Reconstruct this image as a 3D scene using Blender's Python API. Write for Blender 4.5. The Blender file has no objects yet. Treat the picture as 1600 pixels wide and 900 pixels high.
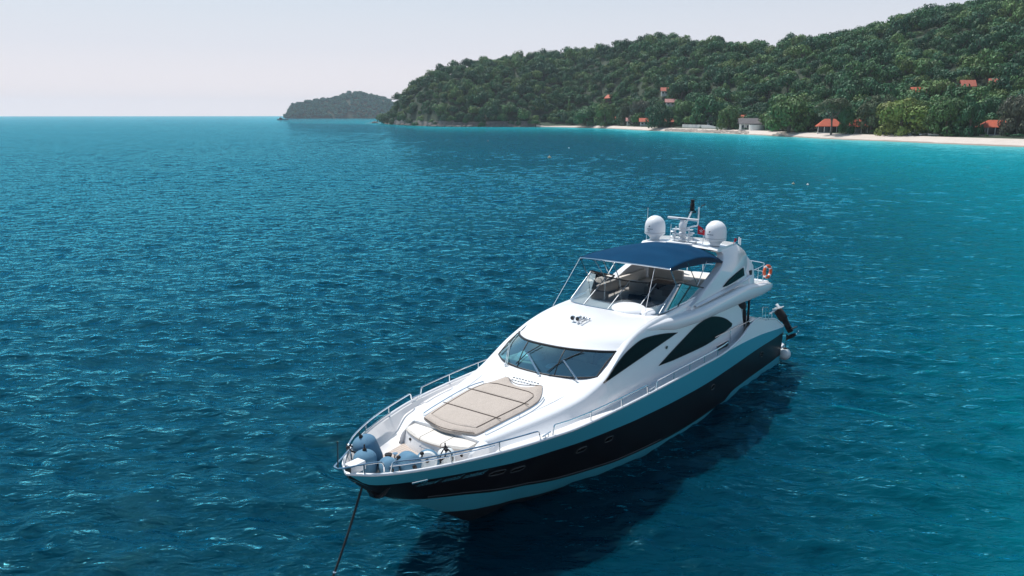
import bpy, bmesh, math, random
import numpy as np
from mathutils import Vector, Matrix
R = math.radians
random.seed(7)
rng = np.random.default_rng(11)
SC = bpy.context.scene
COL = SC.collection

# ------------------------------------------------------------------ camera, light, exposure
CAM_H = 12.06
PITCH = math.atan(271 / 1189.0)
cd = bpy.data.cameras.new("camera"); cam = bpy.data.objects.new("camera", cd); COL.objects.link(cam)
cd.sensor_width = 36.0; cd.lens = 1189.0 / 1600 * 36
cd.clip_start = 0.5; cd.clip_end = 40000
cam.location = (0, 0, CAM_H); cam.rotation_euler = (math.pi / 2 - PITCH, 0, 0)
SC.camera = cam

SUN_AZ = R(-42)      # measured from +Y towards +X; the sun stands ahead and to the left
SUN_EL = R(63)
world = bpy.data.worlds.new("World"); SC.world = world; world.use_nodes = True
wt = world.node_tree; wt.nodes.clear()
w_out = wt.nodes.new("ShaderNodeOutputWorld"); w_bg = wt.nodes.new("ShaderNodeBackground")
w_sky = wt.nodes.new("ShaderNodeTexSky"); w_sky.sky_type = 'NISHITA'; w_sky.sun_disc = False
w_sky.sun_elevation = SUN_EL; w_sky.sun_rotation = SUN_AZ
w_sky.air_density = 1.0; w_sky.dust_density = 1.2; w_sky.ozone_density = 2.0
w_tc = wt.nodes.new("ShaderNodeTexCoord"); w_sep = wt.nodes.new("ShaderNodeSeparateXYZ")
w_ramp = wt.nodes.new("ShaderNodeValToRGB"); w_mix = wt.nodes.new("ShaderNodeMixRGB")
w_ramp.color_ramp.elements[0].position = 0.0; w_ramp.color_ramp.elements[0].color = (1, 1, 1, 1)
w_ramp.color_ramp.elements[1].position = 0.42; w_ramp.color_ramp.elements[1].color = (0, 0, 0, 1)
w_ramp.color_ramp.interpolation = 'EASE'
wt.links.new(w_tc.outputs['Generated'], w_sep.inputs[0])
wt.links.new(w_sep.outputs['Z'], w_ramp.inputs[0])
wt.links.new(w_ramp.outputs[0], w_mix.inputs[0])
w_tint = wt.nodes.new('ShaderNodeMixRGB'); w_tint.blend_type = 'MULTIPLY'; w_tint.inputs[0].default_value = 1; w_tint.inputs[2].default_value = (.80, 1.08, 1.06, 1)
wt.links.new(w_sky.outputs[0], w_tint.inputs[1]); wt.links.new(w_tint.outputs[0], w_mix.inputs[1])
# pale humid band that hangs over a tropical horizon
w_hz = wt.nodes.new("ShaderNodeValToRGB")
w_hz.color_ramp.elements[0].position = 0.0; w_hz.color_ramp.elements[0].color = (0.90, 0.84, 0.86, 1)
w_hz.color_ramp.elements[1].position = 0.16; w_hz.color_ramp.elements[1].color = (0.70, 0.705, 0.775, 1)
_e = w_hz.color_ramp.elements.new(.03); _e.color = (.83, .78, .81, 1); _e = w_hz.color_ramp.elements.new(.08); _e.color = (.73, .72, .79, 1)
_e = w_hz.color_ramp.elements.new(.34); _e.color = (.50, .66, .79, 1)
w_sc = wt.nodes.new("ShaderNodeMixRGB"); w_sc.blend_type = 'MULTIPLY'; w_sc.inputs[0].default_value = 1
SKY_STR = 0.1
HAZE_D = 0.9e-4
w_sc.inputs[2].default_value = (1 / SKY_STR, 1 / SKY_STR, 1 / SKY_STR, 1)
wt.links.new(w_sep.outputs['Z'], w_hz.inputs[0]); wt.links.new(w_hz.outputs[0], w_sc.inputs[1])
wt.links.new(w_sc.outputs[0], w_mix.inputs[2])
wt.links.new(w_mix.outputs[0], w_bg.inputs['Color']); w_bg.inputs['Strength'].default_value = SKY_STR
wt.links.new(w_bg.outputs[0], w_out.inputs[0])

sd = bpy.data.lights.new("sun", 'SUN'); sun = bpy.data.objects.new("sun", sd); COL.objects.link(sun)
sd.energy = 4.3; sd.angle = R(0.53); sd.color = (1.0, 0.965, 0.93)
sdir = Vector((math.sin(SUN_AZ) * math.cos(SUN_EL), math.cos(SUN_AZ) * math.cos(SUN_EL), math.sin(SUN_EL)))
sun.rotation_euler = sdir.to_track_quat('Z', 'Y').to_euler(); sun.location = (0, 0, 200)

SC.view_settings.view_transform = 'Standard'; SC.view_settings.look = 'None'
SC.view_settings.gamma = 1; SC.view_settings.use_curve_mapping = False
SC.view_settings.exposure = 0.16
SC.cycles.max_bounces = 6; SC.cycles.diffuse_bounces = 3; SC.cycles.glossy_bounces = 3
SC.cycles.transparent_max_bounces = 8; SC.cycles.volume_bounces = 0
SC.cycles.use_denoising = True
SC.cycles.sample_clamp_indirect = 3; SC.cycles.sample_clamp_direct = 200
SC.cycles.caustics_reflective = False; SC.cycles.caustics_refractive = False

# ------------------------------------------------------------------ helpers
def tag(o, label=None, cat=None, group=None, kind=None):
    if label: o['label'] = label
    if cat: o['category'] = cat
    if group: o['group'] = group
    if kind: o['kind'] = kind
    return o

def empty(name, loc=(0, 0, 0), rz=0.0, label=None, cat=None, group=None):
    o = bpy.data.objects.new(name, None); COL.objects.link(o)
    o.location = loc; o.rotation_euler = (0, 0, rz); o.empty_display_size = .2
    return tag(o, label, cat, group)

def nodes_of(name):
    m = bpy.data.materials.new(name); m.use_nodes = True
    return m, m.node_tree.nodes, m.node_tree.links

def pbr(name, col, rough=.5, metal=0.0, coat=0.0, spec=.5, noise=None, bump=None, alpha=None):
    """noise = (scale, second colour, contrast); bump = (scale, strength)"""
    m, n, l = nodes_of(name); b = n['Principled BSDF']
    b.inputs['Base Color'].default_value = (*col, 1); b.inputs['Roughness'].default_value = rough
    b.inputs['Metallic'].default_value = metal; b.inputs['Coat Weight'].default_value = coat
    b.inputs['Coat Roughness'].default_value = .06
    b.inputs['Specular IOR Level'].default_value = spec
    tc = n.new('ShaderNodeTexCoord')
    if noise:
        t = n.new('ShaderNodeTexNoise'); t.inputs['Scale'].default_value = noise[0]; t.inputs['Detail'].default_value = 5
        r = n.new('ShaderNodeValToRGB'); c = noise[2] if len(noise) > 2 else .2
        r.color_ramp.elements[0].position = .5 - c; r.color_ramp.elements[1].position = .5 + c
        r.color_ramp.elements[0].color = (*col, 1); r.color_ramp.elements[1].color = (*noise[1], 1)
        l.new(tc.outputs['Object'], t.inputs['Vector']); l.new(t.outputs['Fac'], r.inputs[0]); l.new(r.outputs[0], b.inputs['Base Color'])
    if bump:
        t2 = n.new('ShaderNodeTexNoise'); t2.inputs['Scale'].default_value = bump[0]; t2.inputs['Detail'].default_value = 4
        bp = n.new('ShaderNodeBump'); bp.inputs['Strength'].default_value = bump[1]; bp.inputs['Distance'].default_value = .02
        l.new(tc.outputs['Object'], t2.inputs['Vector']); l.new(t2.outputs['Fac'], bp.inputs['Height']); l.new(bp.outputs[0], b.inputs['Normal'])
    if alpha is not None: b.inputs['Alpha'].default_value = alpha
    return m

def spl(xs, ys):
    """monotone-ish cubic through the points, as a function"""
    xs = np.array(xs, float); ys = np.array(ys, float)
    if xs[0] > xs[-1]: xs = xs[::-1]; ys = ys[::-1]
    h = np.diff(xs); d = np.diff(ys) / h; m = np.zeros(len(xs))
    for i in range(1, len(xs) - 1):
        if d[i - 1] * d[i] > 0:
            w1 = 2 * h[i] + h[i - 1]; w2 = h[i] + 2 * h[i - 1]
            m[i] = (w1 + w2) / (w1 / d[i - 1] + w2 / d[i])
    m[0] = d[0]; m[-1] = d[-1]
    def f(x):
        x = min(max(float(x), xs[0]), xs[-1]); i = min(int(np.searchsorted(xs, x, 'right')) - 1, len(h) - 1)
        t = (x - xs[i]) / h[i]
        return float((2*t**3-3*t*t+1)*ys[i] + (t**3-2*t*t+t)*h[i]*m[i] + (-2*t**3+3*t*t)*ys[i+1] + (t**3-t*t)*h[i]*m[i+1])
    return f

class MB:
    def __init__(s): s.v = []; s.f = []; s.m = []
    def add(s, vs, fs, mi=0):
        o = len(s.v); s.v += [tuple(map(float, p)) for p in vs]
        for f in fs: s.f.append([i + o for i in f]); s.m.append(mi)
        return s
    def box(s, c, size, rot=None, mi=0, bev=0.0):
        bm = bmesh.new(); bmesh.ops.create_cube(bm, size=1)
        bmesh.ops.scale(bm, vec=size, verts=bm.verts)
        if bev: bmesh.ops.bevel(bm, geom=bm.edges[:], offset=bev, segments=2, affect='EDGES', profile=.5)
        M = Matrix.Translation(c) @ (rot.to_4x4() if rot else Matrix.Identity(4))
        bm.verts.index_update()
        s.add([M @ v.co for v in bm.verts], [[v.index for v in f.verts] for f in bm.faces], mi); bm.free(); return s
    def grid(s, P, mi=0, closed_u=False, closed_v=False, flip=False):
        nu, nv = len(P), len(P[0]); vs = [p for row in P for p in row]; fs = []
        for i in range(nu if closed_u else nu - 1):
            for j in range(nv if closed_v else nv - 1):
                a = i * nv + j; b = i * nv + (j + 1) % nv; c = ((i + 1) % nu) * nv + (j + 1) % nv; d = ((i + 1) % nu) * nv + j
                fs.append([a, d, c, b] if flip else [a, b, c, d])
        m = mi if not callable(mi) else 0
        return s.add(vs, fs, m)
    def tube(s, pts, r, n=8, mi=0, caps=True, closed=False):
        pts = [Vector(p) for p in pts]; N = len(pts); rings = []
        rr = r if isinstance(r, (list, tuple)) else [r] * N
        prev = None
        for i, p in enumerate(pts):
            if closed: d = pts[(i + 1) % N] - pts[i - 1]
            else: d = (pts[min(i + 1, N - 1)] - pts[max(i - 1, 0)])
            d = d.normalized() if d.length > 1e-9 else Vector((0, 0, 1))
            if prev is None:
                a = Vector((0, 0, 1)) if abs(d.z) < .9 else Vector((1, 0, 0)); a = a.cross(d).normalized()
            else:
                a = (prev - d * prev.dot(d)); a = a.normalized() if a.length > 1e-6 else d.orthogonal().normalized()
            prev = a; b = d.cross(a)
            rings.append([p + (a * math.cos(2 * math.pi * k / n) + b * math.sin(2 * math.pi * k / n)) * rr[i] for k in range(n)])
        s.grid(rings, mi, closed_u=closed, closed_v=True, flip=True)
        if caps and not closed:
            o = len(s.v) - N * n
            s.f.append([o + k for k in range(n)]); s.m.append(mi)
            s.f.append([o + (N - 1) * n + k for k in range(n)][::-1]); s.m.append(mi)
        return s
    def lathe(s, prof, c=(0, 0, 0), n=24, M=None, mi=0):
        M = M or Matrix.Identity(3); c = Vector(c)
        P = [[c + M @ Vector((r * math.cos(2*math.pi*k/n), r * math.sin(2*math.pi*k/n), z)) for k in range(n)] for r, z in prof]
        return s.grid(P, mi, closed_v=True, flip=False)
    def ell(s, c, rad, n=16, m=10, mi=0, rot=None):
        bm = bmesh.new(); bmesh.ops.create_uvsphere(bm, u_segments=n, v_segments=m, radius=1)
        Mx = Matrix.Translation(c) @ (rot.to_4x4() if rot else Matrix.Identity(4)) @ Matrix.Diagonal((*rad, 1))
        bm.verts.index_update()
        s.add([Mx @ v.co for v in bm.verts], [[v.index for v in f.verts] for f in bm.faces], mi); bm.free(); return s
    def prism(s, top, bot, mi=0):
        n = len(top); s.add(list(top) + list(bot), [list(range(n)), list(range(2*n-1, n-1, -1))] + [[i, i + n, (i+1) % n + n, (i+1) % n] for i in range(n)], mi); return s
    def build(s, name, mats, parent=None, smooth=True, angle=38, loc=None, bevel=0.0):
        me = bpy.data.meshes.new(name); me.from_pydata(s.v, [], s.f)
        if not isinstance(mats, (list, tuple)): mats = [mats]
        for m in mats: me.materials.append(m)
        me.polygons.foreach_set('material_index', s.m)
        bm = bmesh.new(); bm.from_mesh(me); bmesh.ops.remove_doubles(bm, verts=bm.verts, dist=1e-5)
        bmesh.ops.recalc_face_normals(bm, faces=bm.faces); bm.to_mesh(me); bm.free()
        if smooth:
            me.polygons.foreach_set('use_smooth', [True] * len(me.polygons)); me.set_sharp_from_angle(angle=R(angle))
        me.update(); o = bpy.data.objects.new(name, me); COL.objects.link(o)
        if loc is not None: o.location = loc
        if parent: o.parent = parent
        if bevel:
            b = o.modifiers.new('bevel', 'BEVEL'); b.width = bevel; b.segments = 2; b.limit_method = 'ANGLE'; b.angle_limit = R(40)
        return o

def curve_pts(pts, n=8):
    """Catmull-Rom through 3-D points"""
    P = [Vector(p) for p in pts]; out = []
    for i in range(len(P) - 1):
        a = P[max(i-1, 0)]; b = P[i]; c = P[i+1]; d = P[min(i+2, len(P)-1)]
        for k in range(n):
            t = k / n
            out.append(.5 * ((2*b) + (c-a)*t + (2*a-5*b+4*c-d)*t*t + (3*b-a-3*c+d)*t**3))
    out.append(P[-1]); return out

def fillet(pts, r=.12, n=5):
    """polyline with rounded corners"""
    P = [Vector(p) for p in pts]; out = [P[0]]
    for i in range(1, len(P) - 1):
        a, b, c = P[i-1], P[i], P[i+1]
        u = (a - b); w = (c - b); k = min(r, u.length * .45, w.length * .45); u.normalize(); w.normalize()
        p, q = b + u * k, b + w * k
        for j in range(n + 1):
            t = j / n; out.append((1-t)**2 * p + 2*t*(1-t) * b + t*t * q)
    out.append(P[-1]); return out

# pixel (1600 x 900) -> ground-plane direction, used to survey where the shore lies
_c, _s = math.cos(PITCH), math.sin(PITCH)
def survey(u, v, z=0.0):
    a, b = (u - 800) / 1189.0, (v - 450) / 1189.0
    t = (CAM_H - z) / (_s + b * _c)
    return Vector((a * t, (_c - b * _s) * t, z))
def azim(u): return ((u - 800) / 1189.0) / (_c + 271 / 1189.0 * _s)      # X/Y on the horizon
def elev(v): return math.tan(math.atan((450 - v) / 1189.0) - PITCH)      # height/distance of a skyline pixel

# ------------------------------------------------------------------ shore survey
_sh_u = [560, 603, 640, 700, 780, 860, 940, 1000, 1100, 1200, 1300, 1400, 1500, 1600, 1800, 2100, 2600]
_sh_v = [192, 194.0, 196.2, 198, 198.4, 198.8, 200.5, 203.5, 207.5, 212, 217.5, 221.5, 226, 230, 240, 255, 280]
_sh_d = [survey(u, v).y for u, v in zip(_sh_u, _sh_v)]
_sh_a = [azim(u) for u in _sh_u]
shoreY = spl(_sh_a, _sh_d)
_sk_u = [603, 612, 625, 650, 680, 700, 740, 780, 860, 900, 950, 1000, 1060, 1120, 1180, 1200, 1230, 1280, 1330, 1370, 1410, 1440, 1480, 1520, 1600, 1750, 2100, 2600]
_sk_v = [190, 168, 146, 127, 109, 101, 86, 84, 79, 73, 68, 64, 61, 59, 62, 65, 57, 51, 42, 37, 27, 20, 12, 6, -8, -20, -10, 30]
skyl = spl([azim(u) for u in _sk_u], [elev(v) for v in _sk_v])
widW = spl([azim(u) for u in [603, 640, 700, 800, 1000, 1200, 1400, 1600, 2600]], [46, 75, 115, 170, 220, 260, 285, 300, 300])
A0, A1 = azim(601), azim(2500)
def _hash(x, y, s):
    return math.sin(x * .013 * s + 1.7) * math.cos(y * .017 * s + .6) + .6 * math.sin((x + y) * .027 * s) * math.cos((x - y) * .021 * s + 2)
def land(a, s):
    """ground point of the headland: a = azimuth tangent, s = 0 at the waterline, 1 on the ridge"""
    Y0 = shoreY(a); W = widW(a); Y = Y0 + s * W; X = a * Y
    Yr = Y0 + W
    top = max(0.5, CAM_H + Yr * math.hypot(1, 0) * skyl(a) - 8.5)
    a_b = azim(880)
    beach = min(1, max(0, (a - azim(830)) / (azim(900) - azim(830))))
    if s <= 1:
        flat = .045 * beach
        t = max(0, (s - flat) / (1 - flat))
        settle = .20 * beach
        if t < settle: z = 1.7 + 3.5 * (t / max(settle, .01)); z1 = z
        else:
            q = (t - settle) / (1 - settle)
            pw = 1.15 - .33 * (1 - beach)
            base = (1.7 + 3.5) if beach > .02 else 0.5
            z = base * beach + (top - base * beach) * (math.sin(q * math.pi / 2) ** pw)
        if s < flat: z = -.3 + 2.0 * (s / max(flat, 1e-3)) ** .8
        z += _hash(X, Y, 1.0) * min(1, max(0, (t - settle) * 3)) * 4.5 * min(1, top / 40)
    else:
        z = top - (s - 1) * W * .45 + _hash(X, Y, 1) * 3
    if s <= 0: z = -1.2 + s * 8
    return Vector((X, Y, max(z, -4)))
# ------------------------------------------------------------------ water
def make_water():
    NR, NA = 2100, 760
    r = 5.0 * (6600 / 5.0) ** (np.linspace(0, 1, NR))
    th = np.linspace(R(-86), R(86), NA)
    # finer rays ahead, coarser to the sides
    q = np.linspace(-1, 1, NA); th = (q * .62 + q ** 3 * .38) * R(86)
    dr = np.gradient(r)
    RR, TH = np.meshgrid(r, th, indexing='ij')
    X = RR * np.sin(TH); Y = RR * np.cos(TH); Z = np.zeros_like(X)
    DR = np.repeat(dr[:, None], NA, 1); cell = np.maximum(DR, RR * np.gradient(th)[None, :])
    g = np.random.default_rng(5)
    DX = np.zeros_like(X); DY = np.zeros_like(X)
    for k in range(84):
        lam = .55 * (16 / .55) ** g.random()
        if k < 5: lam = g.uniform(8, 16)
        ang = R(-112) + g.normal() * R(36)
        amp = .0056 * lam ** 1.0 * g.uniform(.5, 1.15) * (0.22 if lam > 6 else 1.35 if lam < 3 else .9)
        kx, ky = math.cos(ang) * 2 * math.pi / lam, math.sin(ang) * 2 * math.pi / lam
        ph = kx * X + ky * Y + g.uniform(0, 6.28)
        fade = np.clip((lam / cell - 2.2) / 2.5, 0, 1)
        c_ = np.cos(ph) * amp * fade
        Z += np.sin(ph) * amp * fade
        DX += c_ * math.cos(ang) * .8; DY += c_ * math.sin(ang) * .8
    # patches of rougher and calmer water
    patch = .8 + .28 * np.sin(X * .051 + Y * .023 + 1) * np.sin(Y * .037 - X * .019) + .12 * np.sin(X * .13 + 2) * np.cos(Y * .11)
    Z *= patch; X = X + DX * patch; Y = Y + DY * patch
    V = np.stack([X, Y, Z], -1).reshape(-1, 3)
    idx = np.arange(NR * NA).reshape(NR, NA)
    F = np.stack([idx[:-1, :-1], idx[:-1, 1:], idx[1:, 1:], idx[1:, :-1]], -1).reshape(-1, 4)
    me = bpy.data.meshes.new('sea'); me.vertices.add(len(V)); me.vertices.foreach_set('co', V.astype(np.float32).ravel())
    me.loops.add(F.size); me.loops.foreach_set('vertex_index', F.ravel().astype(np.int32))
    me.polygons.add(len(F)); me.polygons.foreach_set('loop_start', np.arange(0, F.size, 4, dtype=np.int32))
    me.polygons.foreach_set('use_smooth', np.ones(len(F), bool)); me.update(calc_edges=True)
    # depth of the water: shoals towards the beach
    at_ = np.clip(X / np.maximum(Y, 1), A0 - .2, A1)
    tab_a = np.linspace(A0 - .2, A1, 200); tab_y = np.array([shoreY(max(a, _sh_a[0])) for a in tab_a])
    sy = np.interp(at_, tab_a, tab_y)
    off = sy - Y
    # far left there is no shore
    left = np.clip((A0 + .06 - X / np.maximum(Y, 1)) / .25, 0, 1)
    sh = np.exp(-(np.clip(off, 0, None) / (40 + 155 * np.clip(1 - left, 0, 1))) ** 2.0) * (1 - left)
    edge = np.exp(-np.clip(off, 0, None) / 26) * np.clip((X / np.maximum(Y, 1) - azim(800)) / .1, 0, 1)
    colr = np.zeros((V.shape[0], 4), np.float32); colr[:, 0] = sh.ravel(); colr[:, 1] = edge.ravel(); colr[:, 3] = 1
    at = me.color_attributes.new('depth', 'FLOAT_COLOR', 'POINT'); at.data.foreach_set('color', colr.ravel())
    m, n, l = nodes_of('sea_water'); b = n['Principled BSDF']
    b.inputs['IOR'].default_value = 1.333; b.inputs['Roughness'].default_value = .022
    b.inputs['Subsurface Weight'].default_value = 1.0; b.inputs['Subsurface Radius'].default_value = (.4, 1.0, 1.1); b.inputs['Subsurface Scale'].default_value = 1.1; b.subsurface_method = 'RANDOM_WALK'
    ca = n.new('ShaderNodeVertexColor'); ca.layer_name = 'depth'; sp = n.new('ShaderNodeSeparateColor'); l.new(ca.outputs[0], sp.inputs[0])
    tc = n.new('ShaderNodeTexCoord')
    big = n.new('ShaderNodeTexNoise'); big.inputs['Scale'].default_value = .012; big.inputs['Detail'].default_value = 4
    mpb = n.new('ShaderNodeMapping'); mpb.inputs['Scale'].default_value = (1, 2.2, 1); l.new(tc.outputs['Object'], mpb.inputs[0]); l.new(mpb.outputs[0], big.inputs['Vector'])
    deep = n.new('ShaderNodeMixRGB'); deep.inputs[1].default_value = (0.0, .017, .033, 1); deep.inputs[2].default_value = (0.0, .028, .047, 1)
    l.new(big.outputs['Fac'], deep.inputs[0])
    m1 = n.new('ShaderNodeMixRGB'); l.new(sp.outputs[0], m1.inputs[0]); l.new(deep.outputs[0], m1.inputs[1]); m1.inputs[2].default_value = (.0, .28, .33, 1)
    m2 = n.new('ShaderNodeMixRGB'); l.new(sp.outputs[1], m2.inputs[0]); l.new(m1.outputs[0], m2.inputs[1]); m2.inputs[2].default_value = (.16, .50, .48, 1)
    l.new(m2.outputs[0], b.inputs['Base Color'])
    # ripples
    def nz(sc, det, sx, sy_, rot):
        mp = n.new('ShaderNodeMapping'); mp.inputs['Scale'].default_value = (sx, sy_, 1); mp.inputs['Rotation'].default_value = (0, 0, rot)
        t = n.new('ShaderNodeTexNoise'); t.inputs['Scale'].default_value = sc; t.inputs['Detail'].default_value = det; t.inputs['Distortion'].default_value = .3
        l.new(tc.outputs['Object'], mp.inputs[0]); l.new(mp.outputs[0], t.inputs['Vector']); return t
    n1 = nz(.5, 6, .55, 1.6, R(14)); n2 = nz(1.7, 3, .65, 1.35, R(28)); n3 = nz(5.0, 1.2, .8, 1.2, R(5))
    b1 = n.new('ShaderNodeBump'); b1.inputs['Distance'].default_value = .62; b1.inputs['Strength'].default_value = .6
    b2 = n.new('ShaderNodeBump'); b2.inputs['Distance'].default_value = .30; b2.inputs['Strength'].default_value = .75
    b3 = n.new('ShaderNodeBump'); b3.inputs['Distance'].default_value = .05; b3.inputs['Strength'].default_value = .4
    l.new(n1.outputs['Fac'], b1.inputs['Height']); l.new(n2.outputs['Fac'], b2.inputs['Height']); l.new(n3.outputs['Fac'], b3.inputs['Height'])
    l.new(b1.outputs[0], b2.inputs['Normal']); l.new(b2.outputs[0], b3.inputs['Normal']); l.new(b3.outputs[0], b.inputs['Normal'])
    # body light (scattered inside the water) under a tinted mirror of the sky
    gl = n.new('ShaderNodeBsdfGlossy'); gl.inputs['Roughness'].default_value = .018; gl.inputs['Color'].default_value = (.20, .84, 1.0, 1)
    fr = n.new('ShaderNodeFresnel'); fr.inputs['IOR'].default_value = 1.333; mx = n.new('ShaderNodeMixShader')
    ss = n.new('ShaderNodeSubsurfaceScattering'); ss.inputs['Scale'].default_value = 3.0; ss.inputs['Radius'].default_value = (.4, 1, 1.1); l.new(m2.outputs[0], ss.inputs['Color'])
    for q in (gl, fr): l.new(b3.outputs[0], q.inputs['Normal'])
    l.new(b2.outputs[0], ss.inputs['Normal'])
    df = n.new('ShaderNodeBsdfDiffuse'); l.new(m2.outputs[0], df.inputs[0]); l.new(b2.outputs[0], df.inputs['Normal']); bm_ = n.new('ShaderNodeMixShader'); bm_.inputs[0].default_value = .35; l.new(df.outputs[0], bm_.inputs[1]); l.new(ss.outputs[0], bm_.inputs[2])
    l.new(fr.outputs[0], mx.inputs[0]); l.new(bm_.outputs[0], mx.inputs[1]); l.new(gl.outputs[0], mx.inputs[2]); l.new(mx.outputs[0], n['Material Output'].inputs[0]); n.remove(b)
    me.materials.append(m); o = bpy.data.objects.new('water', me); COL.objects.link(o)
    return tag(o, kind='structure')
make_water()

# ------------------------------------------------------------------ land
MT = {}
MT['soil'] = pbr('forest_floor', (.016, .036, .016), .9, noise=(.08, (.028, .045, .02), .25))
MT['sand'] = pbr('beach_sand', (.52, .44, .38), .85, noise=(.25, (.62, .54, .48), .3), bump=(2, .4))
def _wet(m):
    n, l = m.node_tree.nodes, m.node_tree.links; b = n['Principled BSDF']; src = b.inputs['Base Color'].links[0].from_socket
    g = n.new('ShaderNodeNewGeometry'); s = n.new('ShaderNodeSeparateXYZ'); r = n.new('ShaderNodeMapRange'); r.inputs['From Min'].default_value = .05; r.inputs['From Max'].default_value = .35
    t = n.new('ShaderNodeTexNoise'); t.inputs['Scale'].default_value = .12; a = n.new('ShaderNodeMath'); a.operation = 'MULTIPLY_ADD'; a.inputs[1].default_value = -.6; l.new(g.outputs['Position'], t.inputs['Vector'])
    x = n.new('ShaderNodeMixRGB'); x.inputs[1].default_value = (.27, .22, .18, 1); l.new(g.outputs['Position'], s.inputs[0]); l.new(t.outputs['Fac'], a.inputs[0]); l.new(s.outputs['Z'], a.inputs[2]); l.new(a.outputs[0], r.inputs['Value'])
    l.new(r.outputs[0], x.inputs[0]); l.new(src, x.inputs[2]); l.new(x.outputs[0], b.inputs['Base Color'])
_wet(MT['sand'])
MT['rock'] = pbr('shore_rock', (.11, .095, .085), .85, noise=(.5, (.24, .21, .19), .22), bump=(1.2, .8))
def make_land():
    na, ns = 420, 60
    S = list(np.linspace(-.12, .1, 16)) + list(np.linspace(.12, 1.9, ns))
    P = [[land(A0 + (A1 - A0) * i / (na - 1), s) for s in S] for i in range(na)]
    # close the western tip
    mb = MB(); sb = MB()
    mb.grid(P)
    o = mb.build('hill', [MT['soil'], MT['rock']])
    cl = azim(835)
    for p in o.data.polygons:
        c = p.center; a = c.x / c.y
        if (c.z < 5.5 and a < cl): p.material_index = 1
    tag(o, kind='structure')
    # sand strip lies on the toe of the slope
    Ps = []
    for i in range(260):
        a = azim(838) + (A1 - azim(838)) * i / 259; k = min(1, max(.12, (a - azim(838)) / (azim(960) - azim(838))))
        row = []
        for j in range(12):
            s = -.02 + (.02 + .085 * k) * j / 11
            q = land(a, s); q.z += .12 - (.25 if j == 11 else 0); row.append(q)
        Ps.append(row)
    sb.grid(Ps); b = sb.build('beach', MT['sand']); tag(b, kind='structure')
make_land()

def make_island():
    us = [444, 449, 453, 460, 470, 490, 520, 535, 550, 562, 575, 590, 605, 618, 635, 655, 680]
    vs = [185, 176, 168, 162, 160, 157, 153, 148, 144, 144, 147, 149, 153, 160, 167, 176, 185]
    f = spl([azim(u) for u in us], [elev(v) for v in vs]); a0, a1 = azim(445), azim(680)
    y0 = survey(500, 185).y
    def pt(a, s):
        e = max(0, f(a)); k = math.sin(math.pi * min(1, max(0, (a - a0) / (a1 - a0))))
        Y = y0 + 60 * (1 - k ** .4) + s * 190 * max(.15, k ** .6); top = max(0, CAM_H + Y * e - 7)
        z = -2 + (top + 2) * math.sin(min(1, s) * math.pi / 2) ** .7 if s <= 1 else top * (2 - s) - 2
        return Vector((a * Y, Y, z + _hash(a * Y, Y, .8) * 2 * min(1, s * 2)))
    mb = MB(); mb.grid([[pt(a0 + (a1 - a0) * i / 119, 2.0 * j / 29) for j in range(30)] for i in range(120)])
    o = mb.build('island_hill', MT['soil']); tag(o, kind='structure')
    pts = []
    for i in range(1700):
        a = a0 + (a1 - a0) * random.random(); s = random.uniform(.0, 1.1)
        p = pt(a, s)
        if p.z > -1.5: pts.append((p.x, p.y, max(p.z, 0) - 1))
    return pts
island_pts = make_island()

# ------------------------------------------------------------------ foliage
def leaf_material(name, c1, c2, c3, var=.5):
    m, n, l = nodes_of(name); b = n['Principled BSDF']; b.inputs['Roughness'].default_value = .6; b.inputs['Specular IOR Level'].default_value = .3
    oi = n.new('ShaderNodeObjectInfo'); r = n.new('ShaderNodeValToRGB'); r.color_ramp.elements[0].color = (*c1, 1); r.color_ramp.elements[1].color = (*c3, 1)
    e = r.color_ramp.elements.new(.55); e.color = (*c2, 1); r.color_ramp.elements[1].position = .55; r.color_ramp.elements[2].position = 1.0
    l.new(oi.outputs['Random'], r.inputs[0])
    vc = n.new('ShaderNodeVertexColor'); vc.layer_name = 'leaf'
    hs = n.new('ShaderNodeHueSaturation'); sp = n.new('ShaderNodeSeparateColor'); l.new(vc.outputs[0], sp.inputs[0])
    mr = n.new('ShaderNodeMapRange'); mr.inputs['To Min'].default_value = .55; mr.inputs['To Max'].default_value = 1.6; l.new(sp.outputs[0], mr.inputs[0]); l.new(mr.outputs[0], hs.inputs['Value'])
    mh = n.new('ShaderNodeMapRange'); mh.inputs['To Min'].default_value = .475; mh.inputs['To Max'].default_value = .52; l.new(sp.outputs[1], mh.inputs[0]); l.new(mh.outputs[0], hs.inputs['Hue'])
    l.new(r.outputs[0], hs.inputs['Color']); l.new(hs.outputs[0], b.inputs['Base Color'])
    tr = n.new('ShaderNodeBsdfTranslucent'); l.new(hs.outputs[0], tr.inputs[0]); mx = n.new('ShaderNodeMixShader'); mx.inputs[0].default_value = .12
    l.new(b.outputs[0], mx.inputs[1]); l.new(tr.outputs[0], mx.inputs[2]); l.new(mx.outputs[0], n['Material Output'].inputs[0])
    return m
MT['leaf'] = leaf_material('forest_leaves', (.020, .078, .036), (.040, .130, .045), (.12, .19, .055))
MT['leaf_fresh'] = leaf_material('fresh_leaves', (.055, .13, .040), (.07, .15, .045), (.09, .16, .05))
MT['leaf_isle'] = leaf_material('hazed_island_leaves', (.012, .12, .10), (.02, .15, .12), (.04, .17, .11))  # blue-green tint puts the haze of distance into the leaf colour
MT['leaf_lime'] = leaf_material('lime_leaves', (.15, .20, .045), (.16, .21, .05), (.17, .21, .055))
MT['leaf_olive'] = leaf_material('olive_leaves', (.07, .10, .048), (.08, .11, .052), (.09, .11, .055))
MT['leaf_grey'] = leaf_material('grey_brown_leaves', (.095, .105, .070), (.10, .11, .075), (.11, .11, .075))
MT['bark'] = pbr('bark', (.10, .08, .06), .9, noise=(3, (.18, .155, .13), .2))

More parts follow.
